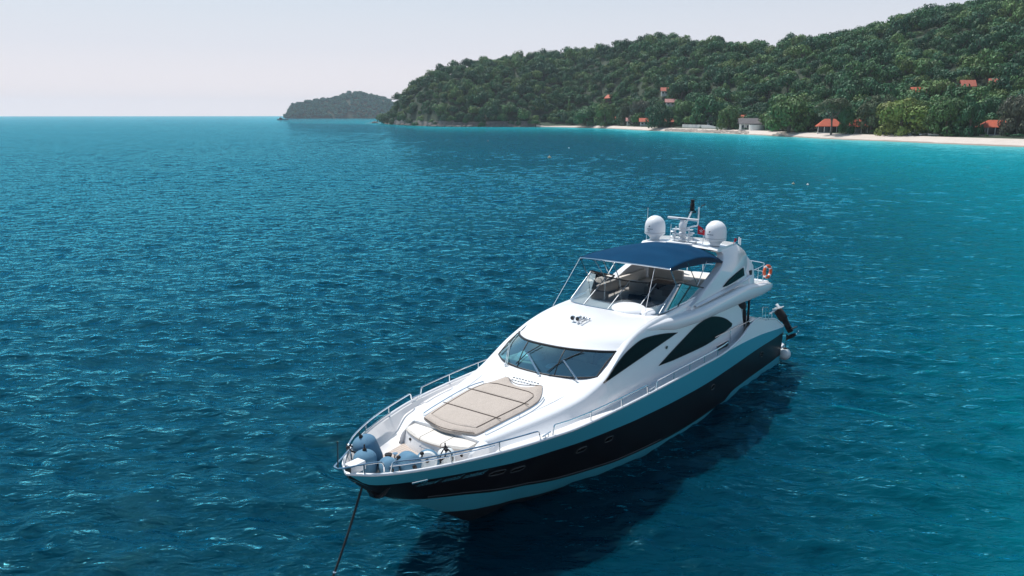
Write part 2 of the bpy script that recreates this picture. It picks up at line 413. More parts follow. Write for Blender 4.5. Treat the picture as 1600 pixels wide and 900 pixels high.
def crown_mesh(name, lobes, nleaf, lsz, mat, seed, squash=.75):
    """crown of radius 1 and height about 1.3: leaf faces spread over uneven lobes"""
    g = np.random.default_rng(seed); V = []; F = []; C = []
    for (cx, cy, cz, lr) in lobes:
        nl = int(nleaf * lr * lr * 4); lt = g.random()
        d = g.normal(size=(nl, 3)); d /= np.linalg.norm(d, axis=1)[:, None]
        d = d[(d[:, 2] > -.6)]
        rad = lr * (1 - .28 * g.random(len(d)) ** 2) * (1 + .13 * np.sin(d[:, 0] * 7 + seed) * np.cos(d[:, 1] * 6))
        p = np.array([cx, cy, cz]) + d * rad[:, None] * np.array([1, 1, squash])
        for q, dd in zip(p, d):
            nn = dd + g.normal(size=3) * .26; nn /= np.linalg.norm(nn)
            t = np.cross(nn, g.normal(size=3)); t /= np.linalg.norm(t); bb = np.cross(nn, t)
            s = lsz * g.uniform(.6, 1.3); o = len(V)
            V += [q - t*s - bb*s*.5, q + t*s*.2 - bb*s*.7, q + t*s, q + bb*s*.7]; F.append([o, o+1, o+2, o+3])
            c = (np.clip(.5*lt + .5*g.random(), 0, 1), lt, 0, 1); C += [c]*4
    me = bpy.data.meshes.new(name); me.from_pydata([tuple(v) for v in V], [], F); me.materials.append(mat)
    at = me.color_attributes.new('leaf', 'FLOAT_COLOR', 'POINT'); at.data.foreach_set('color', np.array(C, np.float32).ravel())
    return me
def lobes_for(seed, n=9, spread=.62, flat=1.0, low=0):
    g = random.Random(seed); L = [(0, 0, .62*flat, .5)]
    for i in range(n):
        a = i * 2.399 + g.uniform(-.3, .3); rr = spread * math.sqrt((i + .6) / n)
        L.append((rr*math.cos(a), rr*math.sin(a), (.78 - .62*rr*rr + g.uniform(-.13, .13))*flat, g.uniform(.27, .44)))
    for i in range(low):
        a = i * 2.399 + 1; rr = g.uniform(.55, .75); L.append((rr*math.cos(a), rr*math.sin(a), g.uniform(.05, .32), g.uniform(.24, .34)))
    return L
FOREST = [crown_mesh('forest_crown', lobes_for(s, 6 + s % 4, .66), 210, .066, MT['leaf'], s) for s in range(6)]

# one mass of forest over the slopes; the nearest ones become trees of their own below
def jitter_forest():
    pts = []
    a = A0 + .001
    while a < A1:
        Y = shoreY(a); s = .0
        W = widW(a); step = 7.5
        beach = a > azim(838)
        sy = (.15 if a > azim(960) else .075 if beach else .015)
        k = sy * W
        while k < W * 1.12:
            aa = a + random.uniform(-.5, .5) * step / (Y + k); ss = (k + random.uniform(-3, 3)) / W
            p = land(aa, ss); pts.append((p.x, p.y, p.z, ss)); k += step * .92
        a += step / (Y + W * .4)
    return pts
fpts = jitter_forest()
def ground_hit(u, v):
    """where the sight line of a surveyed pixel meets the land"""
    b = (v - 450) / 1189.0; a = ((u - 800) / 1189.0) / (_c - b * _s)
    slope = -(_s + b * _c) / (_c - b * _s)
    for i in range(900):
        s = -.02 + i * .0012; p = land(a, s)
        if CAM_H + slope * p.y <= p.z and p.z > -.2: return p
    return land(a, .5)

# ------------------------------------------------------------------ houses
MT['orange'] = pbr('orange_roof_tiles', (.52, .095, .035), .7, noise=(.9, (.36, .07, .035), .25), bump=(6, .5))
MT['redroof'] = pbr('faded_red_roof_tiles', (.46, .12, .07), .75, noise=(.8, (.34, .09, .06), .25), bump=(6, .5))
MT['pinkroof'] = pbr('pale_red_roof_tiles', (.46, .22, .20), .75, noise=(.8, (.36, .15, .13), .25), bump=(6, .5))
MT['greyroof'] = pbr('grey_roof_shingles', (.16, .145, .145), .8, noise=(.8, (.10, .09, .09), .25), bump=(6, .5))
MT['thatch'] = pbr('weathered_thatch', (.22, .21, .21), .95, noise=(2, (.14, .13, .13), .25), bump=(8, .8))
MT['wallw'] = pbr('white_render', (.72, .71, .68), .8, noise=(.5, (.60, .59, .56), .3))
MT['walld'] = pbr('timber_wall', (.16, .09, .055), .8, noise=(1.5, (.10, .06, .04), .3))
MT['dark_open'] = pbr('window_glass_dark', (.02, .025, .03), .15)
MT['trimb'] = pbr('white_gable_trim', (.75, .77, .8), .6)

def house(name, base, w, d, h, rh, rz, roof, wall, label, kind='gable', columns=0, over=1.2, wins=2, cat='house', group=None):
    """w runs along local x (seen from the sea), d in depth; roof ridge along x"""
    t = empty(name, base, rz, label, cat, group)
    b = MB(); b.box((0, 0, h/2 - .7), (w, d, h + 1.4)); b.build('wall', wall, t, smooth=False)
    W, D = w/2 + over, d/2 + over; z0 = h - .25; z1 = h + rh
    rx = W if kind == 'gable' else max(.6, W - D * .85)
    r = MB(); th = .22
    A = [(-W, -D, z0), (W, -D, z0), (rx, 0, z1), (-rx, 0, z1)]; B = [(W, D, z0), (-W, D, z0), (-rx, 0, z1), (rx, 0, z1)]
    for q in (A, B): r.prism([(x, y, z + th) for x, y, z in q], q)
    if kind == 'hip':
        for sx in (-1, 1):
            q = [(sx*W, D, z0), (sx*W, -D, z0), (sx*rx, 0, z1)]; r.prism([(x, y, z + th) for x, y, z in q], q)
    r.build('roof', roof, t, smooth=False)
    if kind == 'gable':
        for sx in (-1, 1):
            g = MB(); q = [(sx*(w/2), -d/2, h), (sx*(w/2), d/2, h), (sx*(w/2), 0, h + rh * (d/2)/D)]
            g.prism([(x + sx*.06, y, z) for x, y, z in q], q); g.build('gable', wall, t, smooth=False)
    for i in range(wins):
        x = -w/2 + w * (i + .5) / wins
        f = MB(); f.box((x, -d/2 - .03, h*.5), (min(1.9, w/wins*.62), .08, h*.52)); fo = f.build('window', MT['trimb'], t, smooth=False)
        g = MB(); g.box((x, -d/2 - .08, h*.5), (min(1.7, w/wins*.55), .04, h*.46)); g.build('pane', MT['dark_open'], fo, smooth=False)
    for i in range(columns):
        x = -W + .5 + (2*W - 1) * i / max(1, columns - 1)
        c = MB(); c.box((x, -D + .35, (h - .2)/2 - .4), (.34, .34, h + .6)); c.build('column', MT['wallw'], t, smooth=False)
    if columns:
        c = MB(); c.box((0, -d/2 - over*.5 - .1, -.35), (2*W, over + .6, .5)); c.build('terrace', MT['wallw'], t, smooth=False)
    return t

HOUSES = []
def place_house(name, u, v, **k):
    p = ground_hit(u, v); k.setdefault('rz', -math.atan2(p.x, p.y) * .6)
    HOUSES.append((p.x, p.y, max(k['w'], k['d']))); q = Vector((p.x, p.y, p.z)); 
    lift = k.pop('lift', 0); q.z += lift
    return house(name, q, **k)
BG = 'orange roofed bungalows behind the beach'
place_house('bungalow', 954, 162, w=8, d=6, h=2.6, rh=3.2, roof=MT['orange'], wall=MT['walld'], label='small orange gabled bungalow alone on the slope above the left end of the beach', rz=-1.0, lift=2.5, wins=1)
place_house('bungalow', 962, 192.5, w=4.6, d=6, h=2.6, rh=3.0, roof=MT['orange'], wall=MT['walld'], label='narrow orange hut with steep roof at the left end of the beach', rz=-.2, wins=1, group=BG)
place_house('bungalow', 986, 194.5, w=7, d=6, h=2.8, rh=2.6, roof=MT['pinkroof'], wall=MT['wallw'], label='white bungalow with faded roof just right of the narrow orange hut', wins=2, group=BG)
place_house('bungalow', 1009, 195.5, w=9, d=6, h=2.8, rh=2.6, roof=MT['orange'], wall=MT['wallw'], label='white bungalow under an orange roof left of the big dark tree on the sand', wins=3, group=BG)
place_house('bungalow', 1049, 195.5, w=9, d=6, h=2.5, rh=2.4, roof=MT['redroof'], wall=MT['walld'], label='low dull red roofed bungalow between the big dark tree and the white wall', wins=2, group=BG)
place_house('hillside_house', 1040, 152, w=7.5, d=6, h=2.8, rh=2.8, roof=MT['redroof'], wall=MT['wallw'], label='hillside house with red roof and white balcony, uppermost above the beach', lift=2.2, wins=3, over=.9)
place_house('hillside_house', 1047, 168, w=7, d=5, h=2.4, rh=2.6, roof=MT['pinkroof'], wall=MT['wallw'], label='pale pinkish red roofed house on the slope below the one with the white balcony', lift=1.8, wins=2)
place_house('bungalow', 1087, 195.0, w=8, d=7, h=3.0, rh=3.3, roof=MT['orange'], wall=MT['walld'], label='orange hip roofed bungalow directly behind the long white beach wall', kind='hip', wins=2, group=BG)
place_house('pavilion', 1110, 197.5, w=4.5, d=4.5, h=3.2, rh=4.6, roof=MT['thatch'], wall=MT['wallw'], label='small pavilion with a steep grey pointed roof beside the white beach wall', kind='hip', wins=1, over=.7, cat='pavilion')
place_house('beach_house', 1172, 202, w=13, d=8, h=3.6, rh=3.2, roof=MT['greyroof'], wall=MT['wallw'], label='white colonnaded beach house with grey gabled roof', columns=6, wins=4)
place_house('bungalow', 1157, 197, w=9, d=6, h=4.6, rh=2.6, roof=MT['orange'], wall=MT['walld'], label='orange roof peeping out behind the grey roofed beach house', wins=2, group=BG)
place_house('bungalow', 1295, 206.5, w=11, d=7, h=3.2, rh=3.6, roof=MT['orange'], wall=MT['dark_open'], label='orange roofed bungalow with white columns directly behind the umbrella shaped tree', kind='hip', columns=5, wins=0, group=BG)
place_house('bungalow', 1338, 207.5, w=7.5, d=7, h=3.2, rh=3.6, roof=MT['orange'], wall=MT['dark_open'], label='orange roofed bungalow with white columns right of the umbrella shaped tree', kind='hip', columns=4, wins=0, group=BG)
place_house('bungalow', 1433, 160, w=6, d=6, h=2.4, rh=2.6, roof=MT['orange'], wall=MT['walld'], label='small orange roof showing above the broad yellow green tree', lift=3.0, wins=1)
place_house('bungalow', 1444, 205, w=8, d=7, h=4.0, rh=3.0, roof=MT['orange'], wall=MT['wallw'], label='orange roofed bungalow half hidden right of the broad yellow green tree', wins=2, group=BG)
place_house('hillside_house', 1510, 144, w=5.2, d=5, h=2.6, rh=3.2, roof=MT['redroof'], wall=MT['walld'], label='left one of two red roofed houses high on the slope', rz=-.25, lift=.3, wins=2)
place_house('hillside_house', 1553, 143, w=4.0, d=4.5, h=2.6, rh=3.2, roof=MT['redroof'], wall=MT['walld'], label='right one of two red roofed houses high on the slope at the right', rz=-.45, lift=.6, wins=2)
place_house('bungalow', 1497, 205, w=7, d=6, h=4.2, rh=2.4, roof=MT['orange'], wall=MT['walld'], label='brown walled bungalow with orange roof glimpsed between two beach trees', wins=1, group=BG)
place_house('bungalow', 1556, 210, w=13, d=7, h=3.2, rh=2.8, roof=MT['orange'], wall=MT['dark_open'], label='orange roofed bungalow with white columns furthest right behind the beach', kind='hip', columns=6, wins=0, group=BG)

def beach_wall():
    t = MB(); p0, p1 = ground_hit(1066, 199), ground_hit(1136, 201)
    n = 14; top = 3.4
    pts = [p0.lerp(p1, i/n) + Vector((0, -2.5*math.sin(math.pi*i/n), 0)) for i in range(n+1)]
    A = []
    for i, p in enumerate(pts):
        hh = top if i < 9 else top - (i - 8) * .38
        A.append([(p.x, p.y, -.2), (p.x, p.y, 1.6 + hh), (p.x + .05, p.y + .35, 1.6 + hh), (p.x + .05, p.y + .35, -.2)])
    t.grid(A); o = t.build('beach_wall', MT['wallw'], smooth=False)
    tag(o, 'long curved white retaining wall standing on the sand above the rubble', 'wall')
    c = ground_hit(1185, 203.5); t = MB()
    t.lathe([(4.6, -1), (4.6, 3.2), (4.3, 3.2), (4.3, -1)], (c.x, c.y + 4, c.z), n=36)
    o = t.build('round_wall', MT['wallw']); tag(o, 'low round white wall at the right end of the colonnaded beach house', 'wall')
beach_wall()

# ------------------------------------------------------------------ rocks
def rock_mesh(seed):
    g = np.random.default_rng(seed); bm = bmesh.new(); bmesh.ops.create_icosphere(bm, subdivisions=2, radius=1)
    k = g.normal(size=(6, 3))
    for v in bm.verts:
        d = sum(max(0, v.co.dot(Vector(q).normalized())) ** 3 for q in k); v.co *= .72 + .12 * d
    me = bpy.data.meshes.new('rock'); bm.to_mesh(me); bm.free(); me.materials.append(MT['rock']); return me
RM = [rock_mesh(i) for i in range(5)]
for i in range(58):
    u = 604 + (i / 57) ** .9 * 225; p = land(azim(u), -.004 + random.uniform(0, .012))
    o = bpy.data.objects.new('rock', RM[i % 5]); COL.objects.link(o); k = random.uniform(1.0, 3.6) * (1 if u < 740 else .6)
    o.location = (p.x, p.y - random.uniform(0, 5), .1 * k); o.scale = (k * 1.25, k, k * .62); o.rotation_euler = (0, 0, random.uniform(0, 6))
    tag(o, 'dark wave washed rock along the foot of the forested headland', 'rock', 'rocks at the foot of the headland')
c = survey(583, 192.5)
m = MB(); g = random.Random(3)
for i in range(11):
    x = -10.5 + i * 2.1; hh = .5 + 2.6 * math.exp(-((x - 2.5) / 4.5) ** 2) * g.uniform(.8, 1.1)
    m.ell((x, g.uniform(-1, 1), -.2), (2.0, 2.4, hh), 9, 6)
o = m.build('rock_islet', MT['rock'], loc=(c.x, c.y, 0)); tag(o, 'long low dark rock islet in the sea off the tip of the headland', 'rock islet')
MT['pale_rock'] = pbr('pale_rubble', (.30, .24, .20), .85, noise=(.6, (.58, .50, .44), .3), bump=(1.5, .8))
rub = MB()
for i in range(420):
    u = random.uniform(1040, 1172); v0 = ground_hit(u, 200).z
    p = land(azim(u), random.uniform(.012, .042)); k = random.uniform(.3, .85)
    rub.ell((p.x, p.y, p.z + .2), (k * random.uniform(.8, 1.4), k, k * random.uniform(.5, .8)), 6, 4, rot=Matrix.Rotation(random.uniform(0, 3), 3, 'Z') @ Matrix.Rotation(random.uniform(-.4, .4), 3, 'X'))
o = rub.build('rubble', MT['pale_rock'], smooth=False); tag(o, 'bank of pale pinkish stones below the long white wall', 'rubble', kind='stuff')

# ------------------------------------------------------------------ forest mass and single trees
def clear(x, y, r=1.0):
    for hx, hy, w in HOUSES:
        # nothing stands on the house, nor just in front of the roofs that show
        dx, dy = x - hx, y - hy
        if abs(dx) < w * .55 + 2 * r and -6 * r < dy < w * .6 + 1: return False
    return True
# how close every slope tree stands decides which become trees of their own
FP = []
for (x, y, z, s) in fpts:
    if s > .97 and random.random() < .25: continue
    if not clear(x, y): continue
    if x / y > azim(1700): 
        if random.random() < .2: continue
    k = random.choice((random.uniform(3.4, 6), random.uniform(4.5, 7.5), random.uniform(6, 10.5)))
    FP.append((x, y, z - k * .25, k, s))
inview = [q for q in FP if q[0] / q[1] < azim(1620) and q[4] < .9]
inview.sort(key=lambda q: q[1] / q[3])
near = set(inview[:250]); rest = [q for q in FP if q not in near]

def instanced(name, pts, crowns, label, cat, kind='stuff'):
    """one object: a cloud of points that carries the crown meshes"""
    hidden = []
    col = bpy.data.collections.new(name + '_crowns')       # never linked to the scene: only the source of the instances
    for i, me in enumerate(crowns):
        o = bpy.data.objects.new('crown_source', me); col.objects.link(o)
    me = bpy.data.meshes.new(name); me.from_pydata([(p[0], p[1], p[2]) for p in pts], [], [])
    sc = me.attributes.new('size', 'FLOAT_VECTOR', 'POINT'); ro = me.attributes.new('turn', 'FLOAT_VECTOR', 'POINT')
    sc.data.foreach_set('vector', np.array([(p[3], p[3]*random.uniform(.85, 1.15), p[3]*random.uniform(.95, 1.7)) for p in pts], np.float32).ravel())
    ro.data.foreach_set('vector', np.array([(random.uniform(-.15, .15), random.uniform(-.15, .15), random.uniform(0, 6.28)) for p in pts], np.float32).ravel())
    o = bpy.data.objects.new(name, me); COL.objects.link(o)
    ng = bpy.data.node_groups.new(name, 'GeometryNodeTree')
    ng.interface.new_socket('Geometry', in_out='INPUT', socket_type='NodeSocketGeometry'); ng.interface.new_socket('Geometry', in_out='OUTPUT', socket_type='NodeSocketGeometry')
    N, L = ng.nodes, ng.links; gi = N.new('NodeGroupInput'); go = N.new('NodeGroupOutput')
    mp = N.new('GeometryNodeMeshToPoints'); ip = N.new('GeometryNodeInstanceOnPoints'); ci = N.new('GeometryNodeCollectionInfo')
    ci.inputs['Collection'].default_value = col; ci.inputs['Separate Children'].default_value = True
    ri = N.new('FunctionNodeRandomValue'); ri.data_type = 'INT'; ri.inputs[4].default_value = 0; ri.inputs[5].default_value = len(crowns) - 1
    a1 = N.new('GeometryNodeInputNamedAttribute'); a1.data_type = 'FLOAT_VECTOR'; a1.inputs[0].default_value = 'size'
    a2 = N.new('GeometryNodeInputNamedAttribute'); a2.data_type = 'FLOAT_VECTOR'; a2.inputs[0].default_value = 'turn'
    L.new(gi.outputs[0], mp.inputs[0]); L.new(mp.outputs[0], ip.inputs['Points']); L.new(ci.outputs[0], ip.inputs['Instance'])
    ip.inputs['Pick Instance'].default_value = True; L.new(ri.outputs[2], ip.inputs['Instance Index'])
    L.new(a1.outputs[0], ip.inputs['Scale']); L.new(a2.outputs[0], ip.inputs['Rotation'])
    L.new(ip.outputs[0], go.inputs[0])
    md = o.modifiers.new('forest', 'NODES'); md.node_group = ng
    tag(o, label, cat, kind=kind); return o
instanced('hillside_forest', rest, FOREST, 'dense green forest covering the headland up to its ridge', 'forest')
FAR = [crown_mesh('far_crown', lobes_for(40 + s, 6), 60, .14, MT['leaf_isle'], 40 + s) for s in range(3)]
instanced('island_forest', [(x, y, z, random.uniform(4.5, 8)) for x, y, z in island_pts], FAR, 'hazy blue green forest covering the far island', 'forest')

def trunk_mesh(seed, th=1.0, bare=.5):
    g = random.Random(seed); m = MB()
    m.tube(curve_pts([(0, 0, -.35), (g.uniform(-.03, .03), .02, bare*.4), (g.uniform(-.06, .06), g.uniform(-.05, .05), bare)], 4), [.075*th]*4 + [.055*th]*4 + [.045*th], 7)
    for i in range(6):
        a = i * 1.1 + g.uniform(-.3, .3); rr = g.uniform(.35, .6)
        m.tube(curve_pts([(0, 0, bare*g.uniform(.55, .95)), (rr*.45*math.cos(a), rr*.45*math.sin(a), bare + .08), (rr*math.cos(a), rr*math.sin(a), bare + g.uniform(.2, .42))], 3), [.035*th, .03*th, .028*th, .024*th, .02*th, .015*th, .01*th], 5)
    o = m.build('trunk_shape', MT['bark']); me = o.data; bpy.data.objects.remove(o); return me
TRK = [trunk_mesh(i) for i in range(3)]
for i, (x, y, z, k, s) in enumerate(sorted(near, key=lambda q: q[0])):
    t = empty('forest_tree', (x, y, z), random.uniform(0, 6.28))
    a = x / y
    if a < azim(1150): lb, gr = 'round green tree in the forest on the slope left of the grey roofed beach house', 'forest trees on the slope left of the beach house'
    elif a < azim(1400): lb, gr = 'round green tree in the forest on the slope behind the orange roofed bungalows', 'forest trees on the slope behind the bungalows'
    else: lb, gr = 'round green tree in the forest around the two high red roofs at the right', 'forest trees around the two high red roofs'
    tag(t, lb, 'tree', gr); t.scale = (k, k, k * random.uniform(1.0, 1.6))
    for nm, me in (('crown', FOREST[i % 6]), ('trunk', TRK[i % 3])):
        o = bpy.data.objects.new(nm, me); COL.objects.link(o); o.parent = t
        if nm == 'crown': o.rotation_euler = (random.uniform(-.1, .1), random.uniform(-.1, .1), 0)

BIGL = {}
def beach_tree(u, vb, vt, wpx, mat, label, seed, flat=1.0, bare=.35, th=1.0, lsz=.05, n=15, dens=420, spread=.68):
    p = ground_hit(u, vb); D = p.y; Hh = (vb - vt) / 1189 * D * 1.04; Rr = wpx / 1189 * D / 2 / .93
    t = empty('beach_tree', p, random.uniform(-.3, .3), label, 'tree', 'trees along the beach')
    L = lobes_for(seed, n, spread, 1.0, 0 if bare > .5 else 9)
    me = crown_mesh('tree_crown', L, dens, lsz, mat, seed, squash=.72)
    o = bpy.data.objects.new('crown', me); COL.objects.link(o); o.parent = t
    cz = Hh * (bare * .75 if bare > .5 else .03); o.location = (0, 0, cz); o.scale = (Rr, Rr, (Hh - cz) / 1.12)
    tm = trunk_mesh(seed, th, .8); o = bpy.data.objects.new('trunk', tm); COL.objects.link(o); o.parent = t
    o.scale = (Rr, Rr, Hh * .62)
    return t
FR = MT['leaf_fresh']; LF, LM, OL, GR = MT['leaf'], MT['leaf_lime'], MT['leaf_olive'], MT['leaf_grey']
BT = [
 (917, 196.5, 166, 44, LF, 'rounded dark green tree at the left end of the white sand'),
 (945, 197, 160, 34, LF, 'dark green tree just left of the narrow orange hut'),
 (976, 195, 160, 22, OL, 'slim olive tree between the narrow orange hut and the faded roof'),
 (1000, 194, 156, 34, GR, 'grey green feathery tree behind the small white bungalows'),
 (1029, 200, 163, 42, LF, 'round dark tree standing alone on the sand left of the white wall'),
 (1072, 195, 158, 42, FR, 'dense tree behind the left end of the white wall'),
 (1105, 197, 149, 50, LF, 'tall dark spreading tree over the pointed grey pavilion'),
 (1138, 202, 168, 36, FR, 'bushy tree in front of the colonnaded beach house'),
 (1212, 205, 178, 30, OL, 'olive bush like tree right of the round white wall'),
 (1233, 207.5, 151, 72, FR, 'broad dark tree on the sand right of the beach house'),
 (1262, 204, 165, 36, LF, 'smaller dark tree between the broad dark tree and the umbrella shaped one'),
 (1298, 211, 155, 54, OL, 'umbrella shaped olive tree with a bare trunk before the orange bungalow'),
 (1321, 210, 168, 24, LF, 'narrow dark tree between the two orange roofed bungalows with columns'),
 (1361, 208, 154, 48, OL, 'dense dark tree right of the bungalows with columns'),
 (1408, 211, 156, 76, LM, 'broad yellow green tree, the brightest on the beach'),
 (1477, 211.5, 154, 58, FR, 'wide green tree next right of the broad yellow green one'),
 (1514, 212, 160, 42, LF, 'dark green tree second from the right on the beach'),
 (1590, 212, 146, 56, GR, 'tall greyish brown tree at the right edge of the beach'),
 (1190, 192, 160, 44, LF, 'tree rising behind the grey roof of the beach house'),
 (1389, 196, 152, 40, OL, 'olive tree behind the broad yellow green tree'),
 (1440, 198, 158, 40, LF, 'dark tree in the gap behind the broad yellow green tree'),
 (1545, 200, 152, 44, LF, 'leafy tree behind the rightmost orange roof'),
 (1660, 214, 150, 70, LF, 'large dark tree on the beach beyond the right edge'),
]
for i, (u, vb, vt, w, mt, lb) in enumerate(BT):
    beach_tree(u, vb, vt, w, mt, lb, 100 + i, bare=.62 if 'umbrella' in lb else .3, flat=1.0, th=.75 if 'umbrella' in lb else 1.0)
# dark narrow conifer on the slope
p = ground_hit(889, 184)
t = empty('conifer', p, 0, 'narrow dark pointed conifer on the slope left of the beach', 'tree')
L = [(0, 0, .12 + i*.14, .34 - i*.035) for i in range(8)]
o = bpy.data.objects.new('crown', crown_mesh('conifer_crown', L, 200, .06, LF, 77, .9)); COL.objects.link(o); o.parent = t; o.scale = (9, 9, 17)
o = bpy.data.objects.new('trunk', TRK[0]); COL.objects.link(o); o.parent = t; o.scale = (5, 5, 10)
# hedges and shrubs at the top of the sand
SH = crown_mesh('shrub_crown', lobes_for(60, 6), 110, .12, LF, 60)
for i in range(46):
    u = random.uniform(905, 1640)
    if 1050 < u < 1140 and random.random() < .8: continue
    p = land(azim(u), random.uniform(.075, .16)); k = random.uniform(1.1, 2.6)
    o = bpy.data.objects.new('shrub', SH); COL.objects.link(o); o.location = p; o.scale = (k*1.4, k, k*.85); o.rotation_euler = (0, 0, random.uniform(0, 6))
    tag(o, 'low green shrub at the top of the sand under the beach trees', 'shrub', 'shrubs at the top of the beach')

# small craft drawn up on the sand
def skiff_mesh(mat):
    m = MB(); R_ = []
    for i in range(11):
        k = i/10; w = .62 * math.sin(math.pi * min(1, .22 + .78*(1 - k)))**.6 if k > .3 else .60; R_.append([(-2 + 4*k, -w, .62 + .25*k*k), (-2 + 4*k, -w*.7, .1), (-2 + 4*k, 0, 0 + .2*k**4), (-2 + 4*k, w*.7, .1), (-2 + 4*k, w, .62 + .25*k*k)])
    m.grid(R_); m.add(R_[0], [[0, 1, 2, 3, 4]])
    for x in (-1.2, 0, 1): m.box((x, 0, .45), (.25, 1.1, .05))
    o = m.build('hull_shape', mat); me = o.data; bpy.data.objects.remove(o); return me
for u, v, mt, rz_, lb in ((1421, 211.5, 'boat_light', 1.2, 'grey dinghy on the sand under the broad yellow green tree'), (1443, 211.5, 'wallw', .4, 'white skiff on the sand right of the broad yellow green tree'), (1458, 212, 'wallw', 2.6, 'second white skiff on the sand, nearer the wide green tree')):
    MT.setdefault('boat_light', pbr('boat_pale_paint', (.30, .36, .38), .5))
    p = ground_hit(u, v); o = bpy.data.objects.new('dinghy', skiff_mesh(MT[mt])); COL.objects.link(o); o.location = p; o.rotation_euler = (0, 0, rz_); o.scale = (1.1, 1.1, 1.1)
    tag(o, lb, 'boat', 'small boats drawn up on the beach')

# ------------------------------------------------------------------ far fishing boat, swimmers' buoys
c = survey(442, 187.2)
t = empty('fishing_boat', (c.x, c.y, 0), R(4), 'small dark fishing boat with a cabin, far out left of the island', 'boat')
MT['boat_dark'] = pbr('boat_dark_paint', (.03, .07, .09), .5); MT['boat_pale'] = pbr('cabin_pale_paint', (.5, .55, .55), .5)
m = MB(); L_ = 13
secs = []
for i in range(15):
    x = -L_ + 2*L_*i/14; k = i/14; w = 3.0*(1 - max(0, (k-.55)/.45)**2.2)*min(1, .75 + k)
    top = 1.5 + .6*(1-k)**3*1.0 + 1.9*max(0, k-.6)**1.5*2.2
    secs.append([(x, -w, top), (x, -w*.8, .1), (x, 0, -.8), (x, w*.8, .1), (x, w, top)])
m.grid(secs); m.build('hull', MT['boat_dark'], t)
m = MB(); m.grid([[(s[0][0], s[0][1]*.97, s[0][2]-.25), (s[4][0], s[4][1]*.97, s[4][2]-.25)] for s in secs]); m.build('deck', MT['boat_pale'], t)
m = MB(); m.box((-4.5, 0, 2.9), (7.5, 4, 2.6), bev=.15); m.box((-5.5, 0, 4.9), (3.4, 3, 1.6), bev=.15); m.build('cabin', MT['boat_dark'], t)
m = MB(); m.box((-4.5, 0, 4.25), (8.4, 4.6, .16)); m.build('cabin_roof', MT['boat_pale'], t)
m = MB(); m.tube([(4, 0, 1.5), (3.4, 0, 5.4)], .12); m.tube([(4, 0, 2), (9, 0, 4.6)], .08); m.build('mast', MT['boat_dark'], t)
MT['buoy_d'] = pbr('dark_buoy_plastic', (.04, .05, .06), .5); MT['buoy_w'] = pbr('white_buoy_plastic', (.8, .8, .78), .4); MT['buoy_g'] = pbr('olive_buoy_plastic', (.25, .24, .16), .5)
for (u, v, r_, mt, lb) in ((762.5, 220.5, .45, 'buoy_d', 'small dark buoy floating off the headland, left of the others'),
                      (858.5, 246.5, .55, 'buoy_g', 'grey green mooring buoy with a short post between headland and yacht'),
                      (889, 231.5, .22, 'buoy_w', 'tiny white buoy nearest the beach'),
                      (1239.5, 287.5, .28, 'buoy_g', 'small olive buoy behind the yacht, left of the white one'),
                      (1262, 288.5, .2, 'buoy_w', 'small white buoy floating behind the yacht')):
    c = survey(u, v); m = MB(); m.lathe([(.05, -r_*.7), (r_*.8, -r_*.3), (r_, .12*r_), (r_*.8, .5*r_), (r_*.3, .85*r_), (.12*r_, 1.0*r_), (.12*r_, 1.5*r_), (0, 1.52*r_)], (0, 0, 0), n=14)
    o = m.build('buoy', MT[mt], loc=(c.x, c.y, 0)); tag(o, lb, 'buoy', 'buoys on the water')

# ------------------------------------------------------------------ haze
hz = MB(); hz.box((0, 3000, 67), (13600, 7700, 146))
hzm = bpy.data.materials.new('humid_air'); hzm.use_nodes = True; hn = hzm.node_tree.nodes; hl = hzm.node_tree.links; hn.clear()
ho = hn.new('ShaderNodeOutputMaterial'); hv = hn.new('ShaderNodeVolumePrincipled'); hl.new(hv.outputs[0], ho.inputs['Volume'])
hv.inputs['Color'].default_value = (.80, .90, 1.0, 1); hv.inputs['Density'].default_value = HAZE_D; hv.inputs['Anisotropy'].default_value = .2
ho_ = hz.build('haze', hzm, smooth=False); tag(ho_, kind='stuff')
# ================================================================== the yacht
YX, YY, YH = 4.00896939, 28.44494658, R(233.50641385901793)
Y0 = empty('motor_yacht', (YX, YY, 0), YH, 'large white motor yacht with black hull side and navy blue bimini, moored in the bay', 'yacht')
MT['gel'] = pbr('white_gelcoat', (.80, .80, .81), .22, coat=.4)
MT['gelband'] = pbr('shade_teal_hull_gelcoat', (.06, .39, .50), .3, spec=.3)  # white gelcoat band in shade; teal light off the water put into its colour
MT['black'] = pbr('black_hull_paint', (.010, .010, .013), .35, spec=.22)
MT['antifoul'] = pbr('dark_antifouling', (.008, .014, .02), .6)
MT['steel'] = pbr('polished_steel', (.75, .76, .78), .16, metal=1)
MT['teak'] = None
MT['line_grey'] = pbr('dark_grey_line', (.06, .065, .07), .5); MT['alu'] = pbr('satin_aluminium', (.45, .48, .50), .45, metal=.4)
MT['deckw'] = pbr('nonskid_deck', (.74, .72, .71), .6, noise=(40, (.70, .68, .67), .4))
MT['cush'] = pbr('cream_vinyl', (.72, .67, .61), .6, bump=(6, .25))
MT['beige'] = pbr('beige_lining', (.50, .44, .38), .7)
MT['rubber'] = pbr('black_rubber', (.012, .012, .014), .5)
MT['fabric_black'] = pbr('black_cover_fabric', (.012, .013, .016), .85, bump=(20, .4))
MT['sideglass'] = pbr('black_side_glass', (.006, .006, .007), .16, spec=.04)
MT['green_tint'] = pbr('dark_frame', (.02, .06, .055), .3)
MT['plastic_grey'] = pbr('grey_plastic', (.25, .26, .27), .5)
MT['plasw'] = pbr('white_plastic', (.78, .79, .80), .35)

